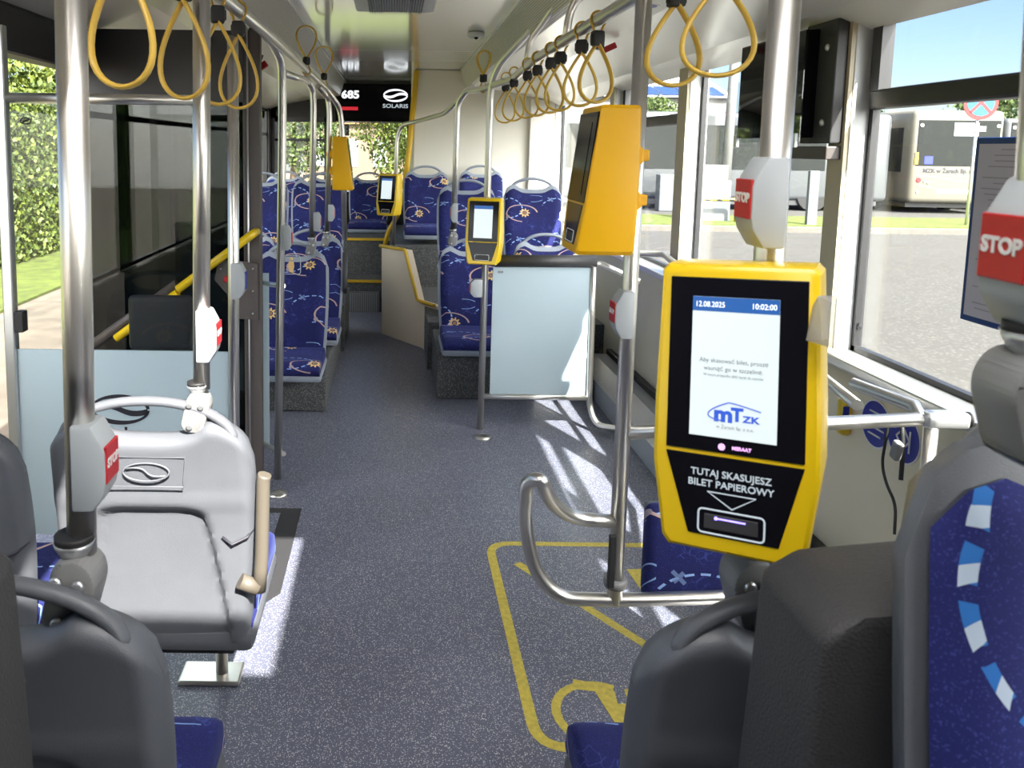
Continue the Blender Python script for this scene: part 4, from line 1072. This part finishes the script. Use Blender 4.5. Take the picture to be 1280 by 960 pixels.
# priority patch on the first seat
P = atY(364, 331, 4.66)
t = thing('priority_patch', 'white outlined patch with golden figure on first seat back behind the door', 'patch', P)
mb = MB(); o_ = [(-.055, -.055), (.055, -.055), (.055, .055), (-.055, .055)]
mb.tube(smoothpath([(a, 0, b) for a, b in o_] + [(o_[0][0], 0, o_[0][1])], .015, 3), .0025, 6); mb.build('outline', M['button_grey'], t)
MB().ball((0, 0, .035), .011, (1, .3, 1)).prism([(-.014, 0, .02), (.014, 0, .02), (.018, 0, -.01), (.010, 0, -.045), (-.010, 0, -.045), (-.018, 0, -.01)], (0, .003, 0)).build('figure', M['gold'], t)

# ================================================================== floor markings and hatch
def fl(px, py): p = atZ(px, py); return Vector((p.x, p.y, 0.0))
def ribbon(pts, wdt, z=.0008, closed=False):
    mb = MB(); pts = [Vector((p[0], p[1], 0)) for p in pts]; n_ = len(pts)
    L = []; Rr = []
    for i, p in enumerate(pts):
        a = pts[i - 1] if (i > 0 or closed) else p; b = pts[(i + 1) % n_] if (i < n_ - 1 or closed) else p
        d = (b - a).normalized(); nn = Vector((-d.y, d.x, 0)) * wdt / 2
        L.append(mb.bm.verts.new(p + nn + Vector((0, 0, z)))); Rr.append(mb.bm.verts.new(p - nn + Vector((0, 0, z))))
    for i in range(n_ if closed else n_ - 1):
        j = (i + 1) % n_; mb.bm.faces.new((L[i], Rr[i], Rr[j], L[j]))
    return mb
X0, X1, Y0, Y1 = .40, 1.22, 1.93, 3.02
rc = smoothpath([(X0, 2.5, 0), (X0, Y1, 0), (X1, Y1, 0), (X1, Y0, 0), (X0, Y0, 0), (X0, 2.5, 0)], .09, 6)[:-1]
o = ribbon(rc, .033, .0008, True).build('bay_outline', 'yellow_line'); tag(o, 'yellow rounded rectangle painted on the floor of the wheelchair bay', 'floor marking')
pa, pb = fl(646, 704), fl(838, 826)
o = ribbon([pa, pb], .034).build('bay_slash', 'yellow_line'); tag(o, 'yellow diagonal painted line inside the bay outline', 'floor marking')
o = MB().flatpoly([fl(*q) for q in ((783, 712), (812, 711), (838, 742), (806, 744))], .001).build('bay_block', 'yellow_line'); tag(o, 'yellow painted block under the loop rail', 'floor marking')
# wheelchair symbol
mb = ribbon([fl(*q) for q in ((716, 855), (752, 861), (768, 890), (806, 889))], .045)
o = mb.build('wheelchair_symbol', 'yellow_line'); tag(o, 'yellow wheelchair symbol painted on the floor at the bottom', 'floor marking')
cc = fl(752, 893); rad_ = .125
q = ribbon([(cc.x + rad_ * math.cos(a), cc.y + rad_ * math.sin(a), 0) for a in [R(60 + k * 12) for k in range(24)]], .026, .0012).build('wheel', 'yellow_line', o)
q = MB().flatpoly([fl(*q) for q in ((742, 862), (768, 864), (772, 880), (786, 880), (780, 862), (797, 860), (806, 892), (806, 905), (768, 903))], .0014).build('body_mark', 'yellow_line', o)
# ramp hatch
hp = [fl(332, 648), fl(377, 649), fl(346, 770), fl(333, 784), fl(300, 784)]
hx = [Vector((-.95, 3.30, 0)), Vector((-.375, 3.30, 0)), Vector((-.375, 2.64, 0)), Vector((-.42, 2.58, 0)), Vector((-.95, 2.58, 0))]
t = thing('ramp_hatch', 'dark framed ramp hatch set in the floor beside the door', 'hatch', (0, 0, 0))
MB().flatpoly(hx, .004).build('rim', 'dark', t)
MB().flatpoly([(-.93, 3.25, 0), (-.46, 3.25, 0), (-.46, 2.70, 0), (-.52, 2.64, 0), (-.93, 2.64, 0)], .006).build('lid', 'floor', t)
MB().flatpoly([fl(309, 637), fl(319, 636), fl(318, 645), fl(308, 645)], .007).build('yellow_mark', 'yellow_line', t)

# ================================================================== outside
G = -.35
asph = speckle('asphalt_pale', (0.034, 0.033, 0.0305), (0.070, 0.0675, 0.063), 26, .5, .9, .10)
gravel = mat('gravel_dirt', (0.095, 0.078, 0.06), .95, var=.25, vscale=4)
grassm = mat('grass_green', (0.055, 0.075, 0.006), .9, var=.4, vscale=5)
struct(MB().b(-2.2, 60, -30, 19.4, G - .1, G).b(-3.0, 60, 22.6, 90, G, G + .13).b(-2.2, 60, -60, -30, G - .1, G).build('ground', asph))
struct(MB().b(-60, -2.2, -30, 60, G - .12, G - .005).build('ground_verge', gravel))
struct(MB().b(-3, 60, 19.2, 19.6, G, G + .12).build('kerb', mat('kerb_stone', (.085, .078, .068), .9, var=.1)))
o = MB().b(-3, 60, 19.6, 22.6, G, G + .14).build('grass_strip', grassm); tag(o, kind='stuff', label='strip of green grass along the kerb outside the right windows', cat='grass')
o = MB().b(-30, -4.4, 2, 40, G, G + .03).build('grass_bank', grassm); tag(o, kind='stuff', label='sunny green grass outside the open door', cat='grass')

def leaves(mb, c, rx, ry, rz_, n, sz, shell=.55, seed=1, box=False):
    rnd = random.Random(seed)
    for _ in range(n):
        if box:
            p = Vector((rnd.uniform(-1, 1) * rx, rnd.uniform(-1, 1) * ry, rnd.uniform(-1, 1) * rz_))
            if rnd.random() < .8: p.x = rx * rnd.uniform(.6, 1.08)
        else:
            while True:
                p = Vector((rnd.uniform(-1, 1), rnd.uniform(-1, 1), rnd.uniform(-1, 1)))
                if shell < p.length < 1: break
            lump = 1 + .18 * math.sin(p.x * 7 + seed) * math.cos(p.z * 6 + seed) + .1 * math.sin(p.y * 9)
            p = Vector((p.x * rx * lump, p.y * ry * lump, p.z * rz_ * lump))
        q = Euler((rnd.uniform(0, 6), rnd.uniform(0, 6), rnd.uniform(0, 6))).to_matrix(); s = sz * rnd.uniform(.6, 1.4)
        pp = [Vector(c) + p + q @ Vector(v) * s for v in ((-.5, 0, 0), (0, -.32, .05), (.5, 0, 0), (0, .32, .05))]
        mb.bm.faces.new([mb.bm.verts.new(v) for v in pp])
def leafmat(name, c1, c2):
    m, nt, p = newmat(name)
    g = nt.nodes.new('ShaderNodeNewGeometry'); r = nt.nodes.new('ShaderNodeValToRGB')
    r.color_ramp.elements[0].color = (*c1, 1); r.color_ramp.elements[1].color = (*c2, 1)
    nt.links.new(g.outputs['Random Per Island'], r.inputs[0]); nt.links.new(r.outputs[0], p.inputs['Base Color'])
    p.inputs['Roughness'].default_value = .6
    p.inputs['Subsurface Weight'].default_value = 0
    return m
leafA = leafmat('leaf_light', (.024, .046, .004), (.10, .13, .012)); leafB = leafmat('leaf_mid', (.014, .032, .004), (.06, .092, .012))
bark = mat('bark', (.14, .10, .07), .9, var=.3)
def tree(label, c, r, h, n=5000, lm=None, sz=.22, seed=1, group='trees outside'):
    t = thing('tree', label, 'tree', (c[0], c[1], G + (.03 if c[0] < -4.4 else .13)), 0, group)
    mb = MB(); leaves(mb, (0, 0, h * .62), r, r, h * .40, n, sz, .45, seed); mb.build('crown', lm or leafB, t)
    MB().tube([(0, 0, 0), (.05, 0, h * .3), (0, .05, h * .7)], [.16, .12, .05], 10).tube([(.04, 0, h * .35), (r * .4, .1, h * .6)], [.07, .03], 8).tube([(.04, 0, h * .4), (-r * .4, .1, h * .65)], [.07, .03], 8).build('trunk', bark, t)
    return t
# hedge outside door (left)
o = MB(); leaves(o, (0, 0, 0), .75, 4.5, 1.35, 45000, .085, box=True, seed=4); o = o.build('hedge', leafA, loc=(-6.6, 14, 1.05)); tag(o, 'tall sunlit leafy hedge outside the open door', 'hedge')
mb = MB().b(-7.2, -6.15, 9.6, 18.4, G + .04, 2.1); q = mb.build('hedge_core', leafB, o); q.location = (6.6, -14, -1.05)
tree('light green tree above the hedge outside the door', (-10.0, 17.5), 2.2, 6.2, 12000, leafA, .16, 2)
tree('second tree farther along the hedge', (-8.6, 24), 2.4, 5.0, 5000, leafA, .22, 3)
tree('tree beyond the left windows', (-7.5, 33), 3.0, 6.5, 5000, leafB, .3, 9)
# rear
tree('bright green tree seen through the back window', (.5, 22.5), 1.5, 4.6, 16000, leafA, .10, 5)
tree('green tree behind the building at the rear', (-3.1, 25), 1.5, 4.6, 9000, leafB, .13, 6)
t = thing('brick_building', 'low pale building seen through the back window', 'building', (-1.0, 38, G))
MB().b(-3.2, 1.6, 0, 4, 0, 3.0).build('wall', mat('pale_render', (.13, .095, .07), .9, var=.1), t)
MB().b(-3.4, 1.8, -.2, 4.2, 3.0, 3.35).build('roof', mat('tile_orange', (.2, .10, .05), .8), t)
for x in (-2.4, -1.0, .4): MB().b(x - .35, x + .35, -.03, 0, 1.0, 2.3).build('window', 'greyink', t)

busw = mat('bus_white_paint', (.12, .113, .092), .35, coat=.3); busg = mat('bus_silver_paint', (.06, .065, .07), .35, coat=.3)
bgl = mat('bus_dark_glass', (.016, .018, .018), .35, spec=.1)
tyre = mat('tyre', (.02, .02, .02), .9)
def parked_bus(label, loc, rz, L, W=2.55, H=3.02, paint=None, rear=True, writing=None):
    t = thing('parked_bus', label, 'bus', loc, rz)
    z0 = .32
    MB().b(-W / 2, W / 2, 0, L, z0, H, .16, 4).build('body', paint, t, smooth=40)
    # glazing bands
    g = MB()
    for s in (-1, 1):
        n_ = max(1, int(L / 1.6)); st = (L - .9) / n_
        for k in range(n_): g.b(s * (W / 2 - .01), s * (W / 2 + .012), .5 + k * st, .5 + (k + 1) * st - .09, 1.25, 2.60, .005)
    g.build('side_glass', bgl, t)
    MB().b(-W / 2 + .14, W / 2 - .14, -.015, .02, 1.45, 2.82, .01).build('rear_glass', bgl, t)
    for y in (2.3, L - 2.6):
        for s in (-1, 1):
            if L < 5 and y > 3: continue
            MB().lathe([(.48, -.14), (.50, -.10), (.50, .10), (.48, .14)], 20, (s * (W / 2 - .16), y, .48 + .0), Matrix.Rotation(R(90), 3, 'Y')).build('wheel', tyre, t)
    MB().b(-W / 2 + .1, W / 2 - .1, .3, L - .3, .18, z0 + .02).build('underbody', 'dark', t)
    for s in (-1, 1):
        for k, (dx, z) in enumerate(((-.34, 1.02), (-.52, .98), (-.62, .94))):
            MB().lathe([(.075 if k == 0 else .04, 0), (.07 if k == 0 else .035, .02)], 14, (s * (W / 2 + dx + .08), -.002, z), Matrix.Rotation(R(90), 3, 'X')).build('tail_lamp', 'red' if k == 0 else 'greyink', t)
        MB().lathe([(.045, 0), (.04, .02)], 12, (s * (W / 2 - .25), -.002, .66), Matrix.Rotation(R(90), 3, 'X')).build('reflector', 'greyink', t)
        MB().lathe([(.05, 0), (.05, .02)], 12, (s * (W / 2 - .22), -.016, 2.66), Matrix.Rotation(R(90), 3, 'X')).build('marker_lamp', 'white', t)
    if writing:
        text(writing, .17, 'ink', t, 'lettering', face_mtx((-.1, -.006, 1.30)), bold=.006, depth=.002)
        ln = MB().tube(bez((-1.15, -.003, 1.12), (-.5, -.003, 1.2), (-.3, -.003, .9), (1.1, -.003, .98)), .008, 6).tube(bez((-1.1, -.003, .85), (-.5, -.003, .8), (-.2, -.003, .6), (1.1, -.003, .72)), .008, 6); ln.build('panel_line', 'greyink', t)
        MB().b(-1.22, -1.13, -.02, 0, 1.5, 1.85).build('yellow_strip', 'yellow_trim', t)
        MB().b(-.95, -.70, -.02, -.012, 1.50, 1.74).build('wheelchair_sign', 'blue', t)
        MB().b(-.5, .5, -.012, 0, .62, .74).build('number_plate', 'white', t)
        MB().b(-.16, .55, -.022, -.012, 2.35, 2.75).build('route_sign', 'greyink', t)
    return t
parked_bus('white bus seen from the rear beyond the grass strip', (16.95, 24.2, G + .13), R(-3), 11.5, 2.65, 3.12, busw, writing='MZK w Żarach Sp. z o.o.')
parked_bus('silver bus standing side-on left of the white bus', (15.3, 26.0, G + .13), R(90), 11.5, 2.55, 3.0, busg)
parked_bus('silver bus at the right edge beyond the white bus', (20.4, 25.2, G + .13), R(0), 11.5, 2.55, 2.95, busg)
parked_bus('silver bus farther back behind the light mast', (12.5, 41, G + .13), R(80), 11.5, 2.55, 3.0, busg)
# no-stopping sign
bp = atY(1208, 275, 20.4); tp = atY(1224, 128, 20.4)
t = thing('no_stopping_sign', 'round blue and red no stopping sign on a steel post', 'sign', (bp.x, 20.4, G + .13))
MB().tube([(0, 0, 0), (tp.x - bp.x, 0, tp.z - G - .13)], .035, 10).build('post', 'alu', t)
c = Vector((tp.x - bp.x, -.05, tp.z - G - .13)); rt = Matrix.Rotation(R(90), 3, 'X')
MB().lathe([(.44, 0), (.44, .02)], 32, c, rt).build('red_disc', mat('sign_red', (.30, .012, .012), .5), t)
MB().lathe([(.345, 0), (.345, .006)], 32, c + Vector((0, -.02, 0)), rt).build('blue_disc', mat('sign_cyan_blue', (.008, .10, .24), .4), t)
MB().box(c + Vector((0, -.028, 0)), (.70, .004, .075), Matrix.Rotation(R(45), 3, 'Y')).box(c + Vector((0, -.029, 0)), (.70, .004, .075), Matrix.Rotation(R(-45), 3, 'Y')).build('red_cross', bpy.data.materials['sign_red'], t)
MB().b(c.x - .2, c.x + .2, -.05, -.03, c.z - .72, c.z - .60).build('plate', 'white', t)
# solar-roof building
t = thing('depot_building', 'white depot hall with solar panels on its roof', 'building', (13.3, 47, G + .13))
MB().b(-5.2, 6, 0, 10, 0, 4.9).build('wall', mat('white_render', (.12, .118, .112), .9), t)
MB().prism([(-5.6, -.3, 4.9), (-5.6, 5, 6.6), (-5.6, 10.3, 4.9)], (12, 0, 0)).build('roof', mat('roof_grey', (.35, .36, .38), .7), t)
tl = math.atan2(1.7, 5.3); sol = mat('solar_blue', (.015, .035, .10), .3)
for k in range(9):
    MB().box((-4.7 + k * 1.25, .9, 5.35), (1.15, 1.9, .06), Matrix.Rotation(tl, 3, 'X')).build('solar_panel', sol, t)
# cabinet with striped guard
P = atY(894, 268, 20.6)
t = thing('power_cabinet', 'grey power cabinet behind a yellow and black guard rail', 'cabinet', (P.x, 20.9, G + .13))
MB().b(-.42, .42, -.2, .2, .0, 1.05, .01).b(-.33, .33, -.18, .18, 1.0, 1.45, .01).build('body', mat('cabinet_grey', (.085, .095, .105), .6), t)
def stripes():
    m, nt, p = newmat('yellow_black_stripes'); tc = nt.nodes.new('ShaderNodeTexCoord'); s = nt.nodes.new('ShaderNodeSeparateXYZ'); nt.links.new(tc.outputs['Object'], s.inputs[0])
    f = ((E(nt, s.outputs[0]) + E(nt, s.outputs[2])) * 3.2).mod(1.0).gt(.6); mx = nt.nodes.new('ShaderNodeMix'); mx.data_type = 'RGBA'; nt.links.new(f.v, mx.inputs[0])
    mx.inputs[6].default_value = (.30, .22, .02, 1); mx.inputs[7].default_value = (.03, .03, .03, 1); nt.links.new(mx.outputs[2], p.inputs['Base Color']); return m
st_ = stripes()
MB().tube(smoothpath([(-.45, -.5, 0), (-.45, -.5, .58), (.45, -.5, .58), (.45, -.5, 0)], .1), .045, 10).build('guard_rail', st_, t)
P = atY(907, 215, 24)
o = MB().tube([(0, 0, 0), (.15, 0, 9)], .14, 12).build('light_mast', mat('mast_grey', (.20, .20, .20), .5), loc=(P.x, 24, G + .13)); tag(o, 'white light mast in front of the depot hall', 'mast')
P = atY(1013, 280, 19.9); o = MB().b(-.12, .12, -.06, .06, 0, 1.35, .01).build('bollard', bpy.data.materials['cabinet_grey'], loc=(P.x, 19.9, G + .13)); tag(o, 'tall grey bollard post on the grass strip', 'bollard')
P = atY(832, 240, 24); o = MB().b(-.25, .25, -.2, .2, 0, 1.1, .03).build('waste_container', bpy.data.materials['cabinet_grey'], loc=(P.x, 24, G + .13)); tag(o, 'small grey container left of the power cabinet', 'container')
# white car
P = atY(804, 212, 33)
t = thing('parked_car', 'small white parked car in the distance beyond the kerb', 'car', (P.x, 33, G + .13), R(10))
MB().prism([(-2.1, -.85, .35), (2.1, -.85, .35), (2.1, -.85, .8), (1.2, -.85, .95), (.6, -.85, 1.45), (-1.2, -.85, 1.45), (-1.9, -.85, .95), (-2.1, -.85, .9)], (0, 1.7, 0), .05).build('body', 'white', t, smooth=35)
MB().prism([(1.05, -.87, .95), (.5, -.87, 1.38), (-1.1, -.87, 1.38), (-1.6, -.87, .95)], (0, 1.74, 0)).build('side_window', bgl, t)
for x in (-1.3, 1.3):
    for y in (-.8, .8): MB().lathe([(.33, -.1), (.33, .1)], 16, (x, y, .33), rt).build('wheel', tyre, t)
tree('tree beyond the kerb seen past the amber validator', (12.0, 37), 1.2, 4.2, 8000, leafB, .14, 12)
tree('round tree far off at the right windows', (12.3, 66), 3.0, 7.5, 6000, leafB, .3, 13)
tree('tree behind the white bus', (30, 38), 3.6, 5.2, 7000, leafB, .22, 14)
tree('low tree behind the sign', (22.5, 40), 3.2, 3.9, 6000, leafB, .22, 15)

P = atX(1074, 408, XR + .08)
o = MB().tube([(0, .010 * math.cos(a), .010 * math.sin(a)) for a in [2 * PI * k / 16 for k in range(16)]], .0016, 6, closed=True).tube([(0, -.005, -.003), (0, .005, .003)], .002, 6).build('glass_mark', 'ink', loc=P); tag(o, 'tiny round black maker mark in the near right window glass', 'mark')

# groups shared by repeats
GR = {'bus_seat': 'seats of the bus', 'grab_pole': 'upright steel grab poles', 'pole_clamp': 'clamps joining poles to seat handles', 'stop_button': 'request boxes on the poles',
      'ticket_validator': 'yellow ticket validators', 'hand_rail': 'overhead hand rails', 'rail_bracket': 'curved rail brackets', 'round_sticker': 'round blue stickers on the wall',
      'parked_bus': 'buses parked outside', 'seat_pedestal': 'seat plinths', 'seat_housing': 'dark housings behind the front seats', 'pictogram_sticker': 'stickers on the cove', 'cove_cap': 'caps in the cove',
      'emergency_hammer': 'emergency hammers'}
for o in S.objects:
    if 'category' in o.keys() and 'group' not in o.keys():
        g = GR.get(o.name.split('.')[0])
        if g: o['group'] = g
